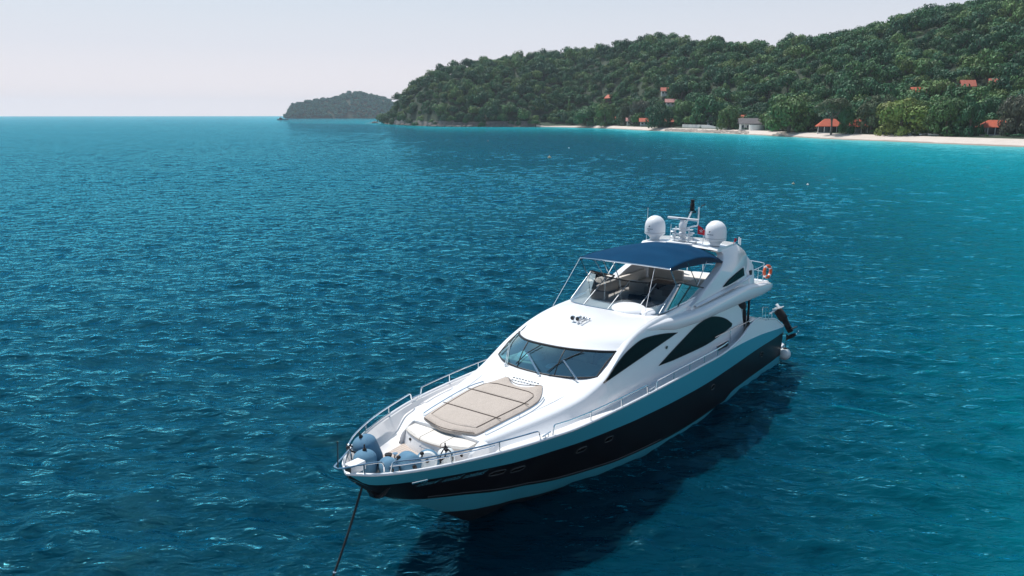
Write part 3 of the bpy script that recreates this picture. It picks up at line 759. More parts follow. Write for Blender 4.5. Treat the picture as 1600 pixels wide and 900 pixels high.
def teak():
    m, n, l = nodes_of('teak_planks'); b = n['Principled BSDF']; b.inputs['Roughness'].default_value = .65
    tc = n.new('ShaderNodeTexCoord'); w = n.new('ShaderNodeTexWave'); w.bands_direction = 'Y'; w.inputs['Scale'].default_value = 3.2; w.wave_profile = 'SAW'
    r = n.new('ShaderNodeValToRGB'); r.color_ramp.interpolation = 'CONSTANT'
    r.color_ramp.elements[0].color = (.16, .12, .10, 1); r.color_ramp.elements[1].position = .09; r.color_ramp.elements[1].color = (.60, .50, .43, 1)
    t = n.new('ShaderNodeTexNoise'); t.inputs['Scale'].default_value = 9; mp = n.new('ShaderNodeMapping'); mp.inputs['Scale'].default_value = (.3, 3, 1)
    mx = n.new('ShaderNodeMixRGB'); mx.blend_type = 'MULTIPLY'; mx.inputs[0].default_value = .35
    l.new(tc.outputs['Object'], w.inputs['Vector']); l.new(w.outputs[1], r.inputs[0]); l.new(tc.outputs['Object'], mp.inputs[0]); l.new(mp.outputs[0], t.inputs['Vector'])
    l.new(r.outputs[0], mx.inputs[1]); l.new(t.outputs['Fac'], mx.inputs[2]); l.new(mx.outputs[0], b.inputs['Base Color']); return m
MT['teak'] = teak()
def towel():
    m, n, l = nodes_of('speckled_towelling'); b = n['Principled BSDF']; b.inputs['Roughness'].default_value = .95; b.inputs['Specular IOR Level'].default_value = .1
    tc = n.new('ShaderNodeTexCoord'); t = n.new('ShaderNodeTexNoise'); t.inputs['Scale'].default_value = 60; t.inputs['Detail'].default_value = 2
    r = n.new('ShaderNodeValToRGB'); r.color_ramp.elements[0].position = .36; r.color_ramp.elements[0].color = (.40, .34, .29, 1); r.color_ramp.elements[1].position = .62; r.color_ramp.elements[1].color = (.54, .47, .42, 1)
    bp = n.new('ShaderNodeBump'); bp.inputs['Strength'].default_value = .5; bp.inputs['Distance'].default_value = .02
    t2 = n.new('ShaderNodeTexNoise'); t2.inputs['Scale'].default_value = 2.2; t2.inputs['Detail'].default_value = 3; t2.inputs['Distortion'].default_value = 1.2
    bp2 = n.new('ShaderNodeBump'); bp2.inputs['Strength'].default_value = .4; bp2.inputs['Distance'].default_value = .08
    l.new(tc.outputs['Object'], t.inputs['Vector']); l.new(t.outputs['Fac'], r.inputs[0]); l.new(r.outputs[0], b.inputs['Base Color']); l.new(t.outputs['Fac'], bp.inputs['Height'])
    l.new(tc.outputs['Object'], t2.inputs['Vector']); l.new(t2.outputs['Fac'], bp2.inputs['Height']); l.new(bp2.outputs[0], bp.inputs['Normal']); l.new(bp.outputs[0], b.inputs['Normal']); return m
MT['towel'] = towel()
def glass(name, tint, trans, rough=.02, refl=(1, 1, 1)):
    m, n, l = nodes_of(name); out = n['Material Output']; n.remove(n['Principled BSDF'])
    g = n.new('ShaderNodeBsdfGlossy'); g.inputs['Roughness'].default_value = rough; g.inputs['Color'].default_value = (*refl, 1)
    t = n.new('ShaderNodeBsdfTransparent'); t.inputs['Color'].default_value = (*tint, 1)
    f = n.new('ShaderNodeFresnel'); f.inputs['IOR'].default_value = 1.52
    ad = n.new('ShaderNodeMath'); ad.operation = 'MULTIPLY_ADD'; ad.inputs[1].default_value = 1.0; ad.inputs[2].default_value = trans
    l.new(f.outputs[0], ad.inputs[0]); mx = n.new('ShaderNodeMixShader'); l.new(ad.outputs[0], mx.inputs[0]); l.new(t.outputs[0], mx.inputs[1]); l.new(g.outputs[0], mx.inputs[2])
    l.new(mx.outputs[0], out.inputs[0]); return m
MT['wsglass'] = glass('blue_tinted_windscreen', (.50, .86, .90), .30, refl=(.72, .97, 1.0))
MT['flyglass'] = glass('smoked_clear_screen', (.80, .84, .86), .36, rough=.06)

# ------------------------------------------------------------------ hull form (x forward, y to port, z up)
yg = spl([-12, -11, -9.7, -8.5, -5.6, -3.4, -2.4, .9, 3.1, 5, 7.25, 8.8, 10, 11.1, 12.5, 13.3, 13.65], [2.9, 2.95, 2.98, 3.0, 3.06, 3.1, 3.12, 3.1, 3.05, 2.98, 2.8, 2.52, 2.2, 1.83, 1.16, .55, .05])
zs = spl([-12, 0, 6, 8, 9.2, 9.6, 10.6, 11.9, 12.9, 13.65], [-.9, -.9, -.8, -.5, 0, .3, 1.0, 1.85, 2.5, 3.2])
kk = spl([-12, -4.8, .24, 3.5, 5, 6.5, 8, 9.2, 11, 13.7], [.03, .10, .16, .29, .457, .67, .9, .9, .95, .9])
zg = spl([-12, -11.7, -11, -9.7, -8.6, -8.0, -5.6, -3.6, -2.4, .9, 3.1, 5, 7.25, 8.8, 10, 11.1, 12.5, 13.65], [1.86, 2.02, 2.38, 2.65, 2.92, 2.93, 2.70, 2.64, 2.69, 2.83, 2.9, 2.97, 3.04, 3.12, 3.17, 3.22, 3.27, 3.32])
b2 = spl([-12, -8.9, -1.8, 2.7, 6.85, 8.1, 9.5, 10.7, 11.6, 12.1, 13.1, 13.65], [1.51, 1.60, 1.77, 2.02, 2.28, 2.38, 2.50, 2.62, 2.70, 2.75, 2.87, 3.3])
def b1(x):
    f = spl([-5.0, -1.15, 1.7, 5.56, 7.23, 7.83, 9.99, 11.33, 11.8, 13.65], [.07, .14, .32, .56, .80, .95, 1.45, 1.70, 1.86, 3.22])
    return f(x) if x > -5.0 else min(.33, .07 + (-5.0 - x) * .42)
b0 = spl([-12, -6, 3.5, 5.2, 6.65, 8.07, 8.84, 9.98, 11.8, 13.65], [-.12, -.12, -.10, .0, .10, .34, .50, .68, 1.80, 3.21])
zk = spl([-12, -8, -5.6, -3.6, 0], [1.80, 2.30, 2.52, 2.64, 2.9])
def yt(x): return yg(x) - (.42 * max(0, zg(x) - zk(x)) if x < -3.4 else 0)
def HY(x, z):
    s, g = zs(x), zg(x); t = max(1e-3, min(1.3, (z - s) / max(.02, g - s))); y = yg(x) * t ** kk(x)
    return min(y, yg(x) - .42 * (z - zk(x))) if (x < -3.4 and z > zk(x)) else y
def HP(x, z, off=0.0, side=1): return Vector((x, side * (HY(x, z) + off), z))
def build_hull():
    m = MB()
    X = list(np.linspace(-12, -5.2, 22)) + [-5.0] + list(np.linspace(-4.6, 8, 40)) + list(np.linspace(8.3, 13.63, 34))
    for side in (1, -1):
        rows = []
        for x in X:
            s, g = zs(x), zg(x); l0 = max(s, b0(x)); l1 = max(l0, b1(x)); l2 = max(l1, min(g - .01, b2(x)))
            z = [s + (l0 - s) * t for t in (0, .35, .7, 1)] + [l0 + (l1 - l0) * t for t in (.5, 1)] + [l1 + (l2 - l1) * t for t in (.25, .5, .75, 1)] + [l2 + (min(zk(x) if x < -3.4 else g, g) - l2) * t for t in (.5, 1)] + [g]
            rows.append([HP(x, q, 0, side) if i else Vector((x, 0, s)) for i, q in enumerate(z)])
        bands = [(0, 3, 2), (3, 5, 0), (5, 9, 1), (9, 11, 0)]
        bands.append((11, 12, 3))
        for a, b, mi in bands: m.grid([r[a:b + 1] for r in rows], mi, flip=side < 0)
    # transom
    zz = np.linspace(zs(-12), zg(-12), 9)
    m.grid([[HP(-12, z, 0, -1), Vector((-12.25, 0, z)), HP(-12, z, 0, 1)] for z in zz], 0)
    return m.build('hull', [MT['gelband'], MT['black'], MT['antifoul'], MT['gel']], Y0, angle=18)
hull = build_hull()
# cap rail and thin spray line
for side in (1, -1):
    XX = np.linspace(-12, 13.6, 90)
    m = MB(); m.tube([(x, side * (yt(x) - .01), zg(x) + .01) for x in XX] + ([(13.66, 0, 3.33)]), .045, 8); m.build('cap_rail', MT['gel'], Y0)
    m = MB(); m.tube([HP(x, b1(x) + .11, .006, side) for x in np.linspace(1.0, 11.2, 40)], .012, 6); m.build('spray_rail', MT['line_grey'], Y0)

# portholes and hull name
def on_hull(outline, off, side): return [HP(x, z, off, side) for x, z in outline]
for side in (1, -1):
    for (x0, z0, L_, H_) in ((9.62, 2.22, .50, .17), (8.88, 2.08, .52, .17), (6.22, 1.84, .44, .20), (4.88, 1.78, .42, .20), (-2.83, 1.37, .40, .22), (-8.9, 1.17, .40, .24)):
        sl = (zg(x0 + .3) - zg(x0 - .3)) / .6 + .04
        def ring(a, b_):
            o = []
            for i in range(20):
                t = 2*math.pi*i/20; cx = math.copysign(abs(math.cos(t))**.6, math.cos(t)); cz = math.copysign(abs(math.sin(t))**.6, math.sin(t)); o.append((x0 + a*cx, z0 + b_*cz + sl*a*cx))
            return o
        f = MB(); f.tube(on_hull(ring(L_/2, H_/2), .012, side), .016, 6, closed=True); fo = f.build('porthole', MT['line_grey'], Y0)
        g = MB(); g.add(on_hull(ring(L_/2 - .01, H_/2 - .01), .008, side), [list(range(20))]); g.build('pane', MT['sideglass'], fo)
    m = MB(); m.box(HP(12.02, 2.72, .03, side), (.44, .05, .07), rot=Matrix.Rotation(-side * R(27), 3, 'Z'), bev=.015); m.build('fairlead', MT['steel'], Y0)
MT['name'] = pbr('blue_lettering', (.09, .40, .52), .5)
def hull_text(txt, x0, z0, size, name='hull_lettering', shear=.35, sx=1.0, bold=.004):
    cu = bpy.data.curves.new('txt', 'FONT'); cu.body = txt; cu.size = size; cu.shear = shear; cu.offset = bold * size
    to = bpy.data.objects.new('txt', cu); COL.objects.link(to); bpy.context.view_layer.update()
    dg = bpy.context.evaluated_depsgraph_get(); me = bpy.data.meshes.new_from_object(to.evaluated_get(dg)); bpy.data.objects.remove(to)
    for v in me.vertices:
        x = x0 - v.co.x * sx; z = z0 + v.co.y + (zg(x) - zg(x0)) * 1.15; v.co = HP(x, z, .012)
    me.materials.clear(); me.materials.append(MT['name']); me.name = name
    for p in me.polygons: p.material_index = 0
    o = bpy.data.objects.new(name, me); COL.objects.link(o); o.parent = hull
    return o
for txt, x0, x1, z0, sz in (('เรือยนต์', 11.93, 11.42, 2.47, .21), ('เมเจอร์', 11.30, 10.80, 2.43, .23), ('แอฟแฟร์', 10.72, 10.10, 2.37, .23)):
    o = hull_text(txt, x0, z0, sz)
    xs_ = [v.co.x for v in o.data.vertices]
    if xs_:
        w = max(xs_) - min(xs_); bpy.data.objects.remove(o); hull_text(txt, x0, z0, sz, sx=(x0 - x1) / max(w, .05), shear=.45)

# ------------------------------------------------------------------ decks
zd = spl([-12, -8, -5, -3.4, 0, 5, 9.3, 10.4, 13.3], [1.5, 2.32, 2.45, 2.52, 2.68, 2.87, 2.96, 2.66, 3.0])
def build_deck():
    m = MB(); rows = []
    for x in np.linspace(-8.2, 13.45, 110):
        g, h = yt(x), zg(x); k = min(1, max(0, (x - 9.3) / 1.3)); d = min(zd(x), h - .05)
        yi = (g - .16) * (1 - k) + g * .80 * k; zi = d * (1 - k) + (d + .13) * k
        y2 = (g - .35) * (1 - k) + g * .62 * k
        half = [(max(.0, g - .03), h + .01), (max(.0, g - .10), h - .02), (max(0, yi), zi), (max(0, y2), d), (max(0, y2 * .5), d + .01), (0, d + .015)]
        half = [(min(y, max(0, HY(x, min(z, h)) - .025)), z) for y, z in half]
        rows.append([(x, y, z) for y, z in half] + [(x, -y, z) for y, z in half[-2::-1]])
    m.grid(rows); m.build('deck', MT['deckw'], Y0, angle=30)
    m = MB(); rows = []
    for x in np.linspace(10.3, 12.75, 24):
        w = min(1.35, yg(x) * .60 - .03); d = min(zd(x), zg(x) - .05) + .021; rows.append([(x, w*t, d - .005*abs(t)) for t in np.linspace(-1, 1, 7)])
    m.grid(rows); m.build('teak_deck', MT['teak'], Y0)
    # aft cockpit sole, inner sides and transom bulwark
    m = MB(); m.box((-10.1, 0, 1.42), (4.2, 5.7, .1)); m.build('cockpit_sole', MT['teak'], Y0, smooth=False)
    for side in (1, -1):
        m = MB(); X = np.linspace(-12, -8.0, 18)
        m.grid([[(x, side*(yt(x) - .02), zg(x) + .005), (x, side*(yt(x) - .28), zg(x) - .0), (x, side*(yt(x) - .34), zg(x) - .06), (x, side*(yt(x) - .34), 1.3)] for x in X]); m.build('cockpit_coaming', MT['gel'], Y0)
    m = MB(); m.box((-11.95, 0, 1.6), (.35, 5.3, .9), bev=.08); m.box((-11.3, 0, 1.75), (.9, 3.6, .55), bev=.1); m.build('transom_seat', MT['gel'], Y0)
    m = MB(); m.box((-11.3, 0, 2.08), (.85, 3.5, .12), bev=.05); m.build('transom_cushion', MT['cush'], Y0)
build_deck()

# swim platform
m = MB(); out = [(-12.05, 2.75)] + [(-13.0, 2.72), (-13.3, 2.5), (-13.42, 2.0), (-13.5, 0), (-13.42, -2.0), (-13.3, -2.5), (-13.0, -2.72), (-12.05, -2.75)]
m.prism([(x, y, .62) for x, y in out], [(x, y, .42) for x, y in out]); m.build('swim_platform', MT['gel'], Y0, bevel=.03)
m = MB(); m.prism([(x*.995 - .03 if x > -12.5 else x + .06, y*.96, .632) for x, y in out], [(x*.995 - .03 if x > -12.5 else x + .06, y*.96, .60) for x, y in out]); m.build('platform_teak', MT['teak'], Y0, smooth=False)

# ------------------------------------------------------------------ coachroof
cx_ = [9.95, 9.6, 9, 8.2, 7.5, 6.8, 6.0, 5.4, 4.83]
S_y = spl(cx_, [1.14, 1.27, 1.38, 1.53, 1.66, 1.78, 1.90, 1.97, 2.02]); S_z = spl(cx_, [3.20, 3.245, 3.275, 3.31, 3.35, 3.40, 3.49, 3.62, 3.78])
O_y = spl(cx_, [1.36, 1.50, 1.63, 1.82, 1.97, 2.10, 2.23, 2.29, 2.33]); O_z = spl(cx_, [3.08, 3.12, 3.15, 3.18, 3.21, 3.26, 3.36, 3.49, 3.70])
F_y = spl(cx_, [1.50, 1.68, 1.90, 2.12, 2.28, 2.37, 2.45, 2.49, 2.508])
C_z = spl([10.1, 9, 7.5, 6.6, 6.1, 5.6, 4.0], [3.22, 3.30, 3.37, 3.42, 3.52, 3.70, 3.72])
def quad(a, c, b, n): return [tuple((1-t)**2*np.array(a) + 2*t*(1-t)*np.array(c) + t*t*np.array(b)) for t in np.linspace(0, 1, n)]
def build_coach():
    m = MB(); rows = []
    for x in np.linspace(9.95, 4.83, 50):
        S = (S_y(x), S_z(x)); O = (O_y(x), O_z(x)); F = (F_y(x), zd(x) - .05)
        top = [(S[0]*t, C_z(x) + (S[1] - C_z(x)) * t**3) for t in (0, .25, .5, .75)]
        half = top + quad(S, (O[0] - .03, S[1]), O, 6) + [((O[0]+F[0])/2 - .03 * min(1, (x - 4.83) / 1.2), (O[1]+F[1])/2), F]
        rows.append([(x, y, z) for y, z in half[::-1]] + [(x, -y, z) for y, z in half[1:]])
    m.grid(rows)
    r0 = rows[0]; m.add(r0, [list(range(len(r0)))])
    m.build('coachroof', MT['gel'], Y0, angle=60)
build_coach()
# bow seat
def arc(x0, bulge, w, n=13): return [(x0 + bulge * (1 - (y/w)**2), y) for y in np.linspace(-w, w, n)]
fr = arc(10.30, .34, 1.24); fb_ = arc(10.42, .36, 1.26); bk = [(9.9, y) for x, y in fr]
m = MB(); m.grid([[(x, y, 2.60) for x, y in fb_], [(x, y, 2.66) for x, y in fb_], [(x, y, 3.0) for x, y in fr]]); m.grid([[(x, y, 3.0) for x, y in fr], [(x, y, 3.0) for x, y in bk]])
for q in (0, -1): m.add([(fb_[q][0], fb_[q][1], 2.6), (bk[q][0], bk[q][1], 2.6), (bk[q][0], bk[q][1], 3.0), (fr[q][0], fr[q][1], 3.0)], [[0, 1, 2, 3]])
seat = m.build('bow_seat', MT['gel'], Y0, angle=40)
for side in (1, -1):      # moulded arms that run the coachroof sides round the seat
    m = MB(); rows = []
    for x in np.linspace(10.55, 9.85, 10):
        k = (10.55 - x) / .7; hgt = 2.83 + .36 * min(1, k * 1.25)**.6; y1 = 1.24; y2 = 1.24 + .22 * k + .05
        rows.append([(x, side*y1, 2.6), (x, side*(y1+.02), hgt), (x, side*(y2-.03), hgt - .03), (x, side*(y2+.05), 2.6)])
    m.grid(rows); m.build('seat_arm', MT['gel'], Y0)
for i in range(3):
    y0, y1 = -1.18 + i*.79, -1.18 + (i+1)*.79 - .03; m = MB(); P = []
    for y in np.linspace(y0, y1, 7):
        xf = 10.31 + .33 * (1 - (y/1.24)**2); P.append([(xf, y, 3.0), (xf + .02, y, 3.06), (xf - .03, y, 3.12), (9.98, y, 3.13), (9.93, y, 3.0)])
    m.grid(P); m.add(P[0], [list(range(5))]); m.add(P[-1], [list(range(5))]); m.build('seat_cushion', MT['cush'], seat, angle=50)
m = MB(); m.tube(fillet([(10.66, -.32, 2.90), (10.74, -.32, 2.905), (10.74, .18, 2.905), (10.66, .18, 2.90)], .04), .014, 6); m.build('grab_bar', MT['steel'], seat)
for y in (-.86, 1.02):
    m = MB(); xf = 10.35 + .34 * (1 - (y/1.24)**2); m.lathe([(0, .02), (.035, .02), (.05, .008), (.05, 0)], (xf + .002, y, 2.90), 12, Matrix.Rotation(R(90), 3, 'Y')); m.build('speaker_ring', MT['rubber'], seat)

# sun pad
pw = spl([6.1, 6.5, 7.0, 7.5, 8.9, 9.5, 9.85, 10.05], [.74, .98, 1.17, 1.22, 1.12, 1.06, .98, .80])
def pad_top(x): return C_z(x) + .115
def pad_mesh(x0f, x1f, inset, z_lo, z_hi, edge=.05, n=26, ny=15):
    """x0f(y01), x1f(y01): rear and front edges as functions of the cross position -1..1"""
    P = []
    for j in range(ny):
        t = -1 + 2*j/(ny-1); row = []
        xa, xb = x0f(t), x1f(t)
        for i in range(n):
            x = xa + (xb - xa) * i/(n-1); y = t * (pw(min(x, 10.04)) - inset)
            d = min(i, n-1-i) / (n-1) * (xb-xa); e = min(1, d/edge) ; ey = min(1, (1-abs(t)) * pw(min(x, 10)) / edge) if abs(t) < 1 else 0
            k = (min(e, ey)) ** .45 if min(e, ey) > 0 else 0
            row.append((x, y, (C_z(x) + z_lo) * (1-k) + (pad_top(x) + z_hi) * k))
        P.append(row)
    m = MB(); m.grid(P)
    ring = [P[0][i] for i in range(n)] + [P[j][-1] for j in range(1, ny)] + [P[-1][i] for i in range(n-2, -1, -1)] + [P[j][0] for j in range(ny-2, 0, -1)]
    low = [(x, y, C_z(x) - .03) for x, y, z in ring]; m.grid([ring + ring[:1], low + low[:1]]); return m
rear = lambda t: 6.12 + .30 * max(0, math.cos(t * math.pi / 2 * 1.25)) - .02*abs(t)
front = lambda t: 9.80 + .27 * (1 - t*t)
pad = pad_mesh(rear, front, 0, .05, 0).build('sun_pad', MT['towel'], Y0, angle=60)
for xa, xb, nm in ((6.75, 7.50, 1), (7.54, 8.78, 1), (8.82, 9.62, 1)):
    ra = (lambda t, xa=xa: xa + (.0 if xa > 7 else -.0) + (.10 * t**4 if xa < 7 else 0)); fb = (lambda t, xb=xb: xb + (.14 * (1 - t*t) if xb > 9.5 else 0))
    pad_mesh(ra, fb, .20, .125, .035, edge=.05, n=18, ny=13).build('cushion', MT['towel'], pad, angle=60)
MT['seam'] = pbr('dark_piping', (.10, .075, .06), .8)
m = MB()
def ptz(x, off=.0): return pad_top(x) + off
for xs2 in (7.52, 8.80): m.tube([(xs2, y, ptz(xs2, .018)) for y in np.linspace(-(pw(xs2)-.02), pw(xs2)-.02, 12)], .014, 5)
m.tube([(x, pw(x)-.19, ptz(x, .012)) for x in np.linspace(9.6, 6.95, 14)] + [(6.78, pw(6.9)-.30, ptz(6.8, .012))] + [(6.70, y, ptz(6.7, .012)) for y in np.linspace(.62, -.62, 9)] + [(6.78, -(pw(6.9)-.30), ptz(6.8, .012))] + [(x, -(pw(x)-.19), ptz(x, .012)) for x in np.linspace(6.95, 9.6, 14)], .012, 5)
m.tube([(rear(t), t*pw(6.12), pad_top(6.3) - .02) for t in np.linspace(-1, 1, 20)], .014, 5)
m.tube([(front(t), t*pw(front(t)) if abs(t) < .99 else t*.97, pad_top(9.9) - .035) for t in np.linspace(-.97, .97, 20)], .012, 5)
m.build('piping', MT['seam'], pad)
# vents behind the pad, long seams of the coachroof, small fittings
m = MB()
for i in range(9):
    for j in range(2): m.box((5.98 + .12*j, -.48 + i*.12 + .03*j, C_z(5.98 + .12*j) + .012), (.03, .07, .02))
m.build('vent_slots', MT['plastic_grey'], Y0, smooth=False)
for side in (1, -1):
    m = MB(); m.tube([(x, side*(S_y(x) - .22), S_z(x) + .004) for x in np.linspace(5.6, 9.6, 16)], .008, 4); m.build('deck_seam', MT['plastic_grey'], Y0)
    m = MB(); m.tube([(x, side*(pw(x) + .13), C_z(x) + .07) for x in np.linspace(6.7, 9.6, 10)], .018, 6)
    for x in (6.7, 8.15, 9.6): m.tube([(x, side*(pw(x)+.13), C_z(x) - .02), (x, side*(pw(x)+.13), C_z(x) + .07)], .014, 6)
    m.build('hand_rail', MT['steel'], Y0)

# ------------------------------------------------------------------ windscreen
def wbase(t):
    a = abs(t); y = 2.0 * a; x = 5.50 - .05*(y/.7)**2 if y < .7 else float(np.interp(y, [.7, 1.4, 1.75, 2.0], [5.45, 5.26, 5.05, 4.83])); return Vector((x, math.copysign(y, t) if t else 0, 3.725 + .055*(y/2)**2))
def wtop(t):
    a = abs(t); y = 2.0 * a; x = float(np.interp(y, [0, .5, 1.0, 1.55, 1.8, 2.0], [4.90, 4.86, 4.66, 4.19, 3.9, 3.58])); z = float(np.interp(y, [0, .5, 1.0, 1.55, 2.0], [4.52, 4.51, 4.47, 4.40, 4.31])); return Vector((x, math.copysign(y, t) if t else 0, z))
def smooth_curve(f, n=33):
    P = [f(t) for t in np.linspace(-1, 1, n)]
    for _ in range(3): P = [P[0]] + [(P[i-1] + P[i]*2 + P[i+1]) / 4 for i in range(1, n-1)] + [P[-1]]
    return P
WB, WT_ = smooth_curve(wbase), smooth_curve(wtop)
m = MB(); P = []
for k in np.linspace(0, 1, 7): P.append([a.lerp(b, k) + Vector((.04, 0, .05)) * math.sin(math.pi*k) for a, b in zip(WB, WT_)])
m.grid(P); ws = m.build('windscreen', MT['wsglass'], Y0)
m = MB(); m.tube(WT_, .045, 8); m.tube(WB, .022, 8); m.tube([WB[0], P[3][0], WT_[0]], .03, 8); m.tube([WB[-1], P[3][-1], WT_[-1]], .03, 8)
for i in (10, 22): m.tube([P[k][i] + Vector((.004, 0, .004)) for k in range(7)], .017, 6)
m.build('windscreen_gasket', MT['rubber'], ws)
def wp(t, k): # point on the glass
    i = (t + 1)/2*32; i0 = min(31, int(i)); f = i - i0; a = WB[i0].lerp(WB[i0+1], f); b = WT_[i0].lerp(WT_[i0+1], f); return a.lerp(b, k) + Vector((.04, 0, .05))*math.sin(math.pi*k) + Vector((.05, 0, .05))
for (tb, tp, tt, t2) in ((-.60, -.86, -.93, -.97), (.16, -.24, -.04, -.40), (.78, .44, .66, .26)):
    base = wp(tb, -.06) + Vector((.10, 0, -.02)); piv = wp(tp, .50)
    m = MB(); m.tube([base, piv + Vector((.02, .02, .02))], .013, 6); m.tube([base + Vector((0, .06, 0)), piv + Vector((.02, .07, .02))], .013, 6)
    m.ell(base, (.035, .035, .035), 8, 6); wo = m.build('wiper', MT['steel'], ws)
    m = MB(); m.tube([wp(t2, .06), piv, wp(tt, .93)], .017, 6); m.build('blade', MT['rubber'], wo)
# wheelhouse seen through the glass
m = MB(); m.grid([[(p.x - .06 if k else 3.7 if abs(p.y) < 1.7 else p.x - .3, p.y*.97, 3.74) for p in WB] for k in (1, 0)]); m.grid([[(3.7, y, z) for y in np.linspace(-1.9, 1.9, 5)] for z in (3.735, 3.0)]); m.build('dashboard', MT['beige'], Y0, smooth=False)
m = MB(); m.ell((4.35, -.95, 3.78), (.42, .52, .20), 14, 8); m.ell((4.65, .15, 3.74), (.3, .2, .05), 10, 6); m.build('instrument_pod', MT['plasw'], Y0)
m = MB(); m.box((4.42, -.95, 3.97), (.22, .3, .03), rot=Matrix.Rotation(R(-12), 3, 'Y'), bev=.01); m.build('instrument_screen', MT['rubber'], Y0)
for y in (-1.0, .2, 1.2):
    m = MB(); m.box((2.7, y, 3.5), (.5, .62, .3), bev=.08); m.box((2.4, y, 3.95), (.16, .6, .8), bev=.06); m.build('helm_seat', MT['beige'], Y0)
m = MB(); m.box((0, 0, 3.0), (8.5, 4.3, .1)); m.build('saloon_sole', MT['walld'], Y0, smooth=False)

# ------------------------------------------------------------------ deckhouse sides, roof, flybridge
crest = spl([4.83, 4.2, 3.58, 2.8, 1.9, .9, 0, -1.7, -3.4, -8.2], [3.78, 4.05, 4.33, 4.60, 4.76, 4.84, 4.86, 4.93, 5.0, 4.95])
crease = spl([4.83, 4.2, 3.4, 2.79, 1.9, 1.26, .2, -.5, -1.5, -8.2], [3.70, 4.04, 4.35, 4.50, 4.60, 4.62, 4.60, 4.6, 4.6, 4.55])
def YS(z): return 2.45 - .2 * (z - 3.1)
for side in (1, -1):
    m = MB(); rows = []
    for x in np.linspace(4.83, -7.3, 90):
        zc, zo = crest(x), crease(x); f = (2.53, 2.25)
        half = [(1.9, 4.2), (1.9, zc - .02)] if x < .4 else [(1.995, zc - .02), (1.995, zc - .01)]
        half += quad((2.0, zc), (YS(zo) - .03, zc + .0), (YS(zo), zo), 6) + [(YS(zo + (3.1-zo)*t), zo + (3.1-zo)*t) for t in (.33, .66, 1)] + [(YS(2.3), 2.3)]
        rows.append([(x, side*y, z) for y, z in half])
    m.grid(rows); m.build('deckhouse_side', MT['gel'], Y0, angle=55)
def outline_panel(outline, off, th, name, mat, side, parent=Y0, tubr=0, yfun=YS, gm=None):
    m = MB(); top = [(x, side*(yfun(z) + off), z) for x, z in outline]; bot = [(x, side*(yfun(z) + off - th), z) for x, z in outline]; m.prism(top, bot); o = m.build(name, mat, parent, smooth=False)
    if tubr:
        g = MB(); g.tube([(x, side*(yfun(z) + off + .004), z) for x, z in outline], tubr, 6, closed=True); g.build('window_gasket', gm or MT['rubber'], o)
    return o
def smooth_outline(pts, n=5):
    P = curve_pts([(x, 0, z) for x, z in pts], n); return [(p.x, p.z) for p in P]
w1 = smooth_outline([(4.96, 3.68), (4.14, 4.00), (3.45, 4.22), (2.79, 4.35), (2.1, 4.42), (1.26, 4.36), (.3, 4.22), (-.69, 4.03)]) + [(1.9, 3.87)]
w2 = smooth_outline([(1.14, 3.25), (-.1, 3.50), (-1.07, 3.68), (-2.49, 3.92), (-3.65, 3.97), (-4.52, 3.84), (-5.38, 3.57), (-6.0, 3.23)]) + smooth_outline([(-5.9, 3.13), (-5.22, 3.08), (-3.63, 3.00), (-2.2, 3.03), (.34, 3.17)])[:-1]
for side in (1, -1):
    outline_panel([(x, z - (.06 if side < 0 else 0)) for x, z in w1], .012, .05, 'side_window', MT['sideglass'], side, tubr=.010)
    outline_panel(w2, .012, .05, 'side_window', MT['sideglass'], side, tubr=.010)
    g = outline_panel([(-4.07, 2.71), (-5.34, 2.66), (-5.37, 2.38), (-4.11, 2.38)], .012, .04, 'engine_vent', MT['plastic_grey'], side, tubr=.012, gm=MT['steel'])
    m = MB()
    for i in range(7): z = 2.41 + i*.04; m.box((-4.72, side*(YS(z) + .02), z), (1.2, .02, .012))
    m.build('vent_slats', MT['rubber'], g, smooth=False)
    m = MB(); m.ell((.35, side*(YS(3.72) + .02), 3.72), (.09, .03, .06), 10, 6); m.build('side_lamp', MT['green_tint'], Y0)
# roof from the windscreen head to the flybridge screen
cz_ = spl([4.9, 4, 2.8, 1.6, .4], [4.52, 4.70, 4.83, 4.87, 4.85])
m = MB(); P = []
for j, tp in enumerate(WT_):
    f = min(1, abs(tp.y)/2.0); row = []
    for i in range(22):
        k = i/21; x = tp.x + (.35 - tp.x)*k; row.append((x, tp.y, (cz_(x)*(1 - f**2.5) + crest(x)*f**2.5) * min(1, k*6) + tp.z*(1 - min(1, k*6)) + .005))
    P.append(row)
m.grid(P); m.build('roof', MT['gel'], Y0, angle=60)
# headlining below the roof so that the wheelhouse is closed
m = MB(); m.grid([[(x, y, 4.2) for y in np.linspace(-1.9, 1.9, 3)] for x in (3.4, -8)]); m.build('headlining', MT['beige'], Y0, smooth=False)

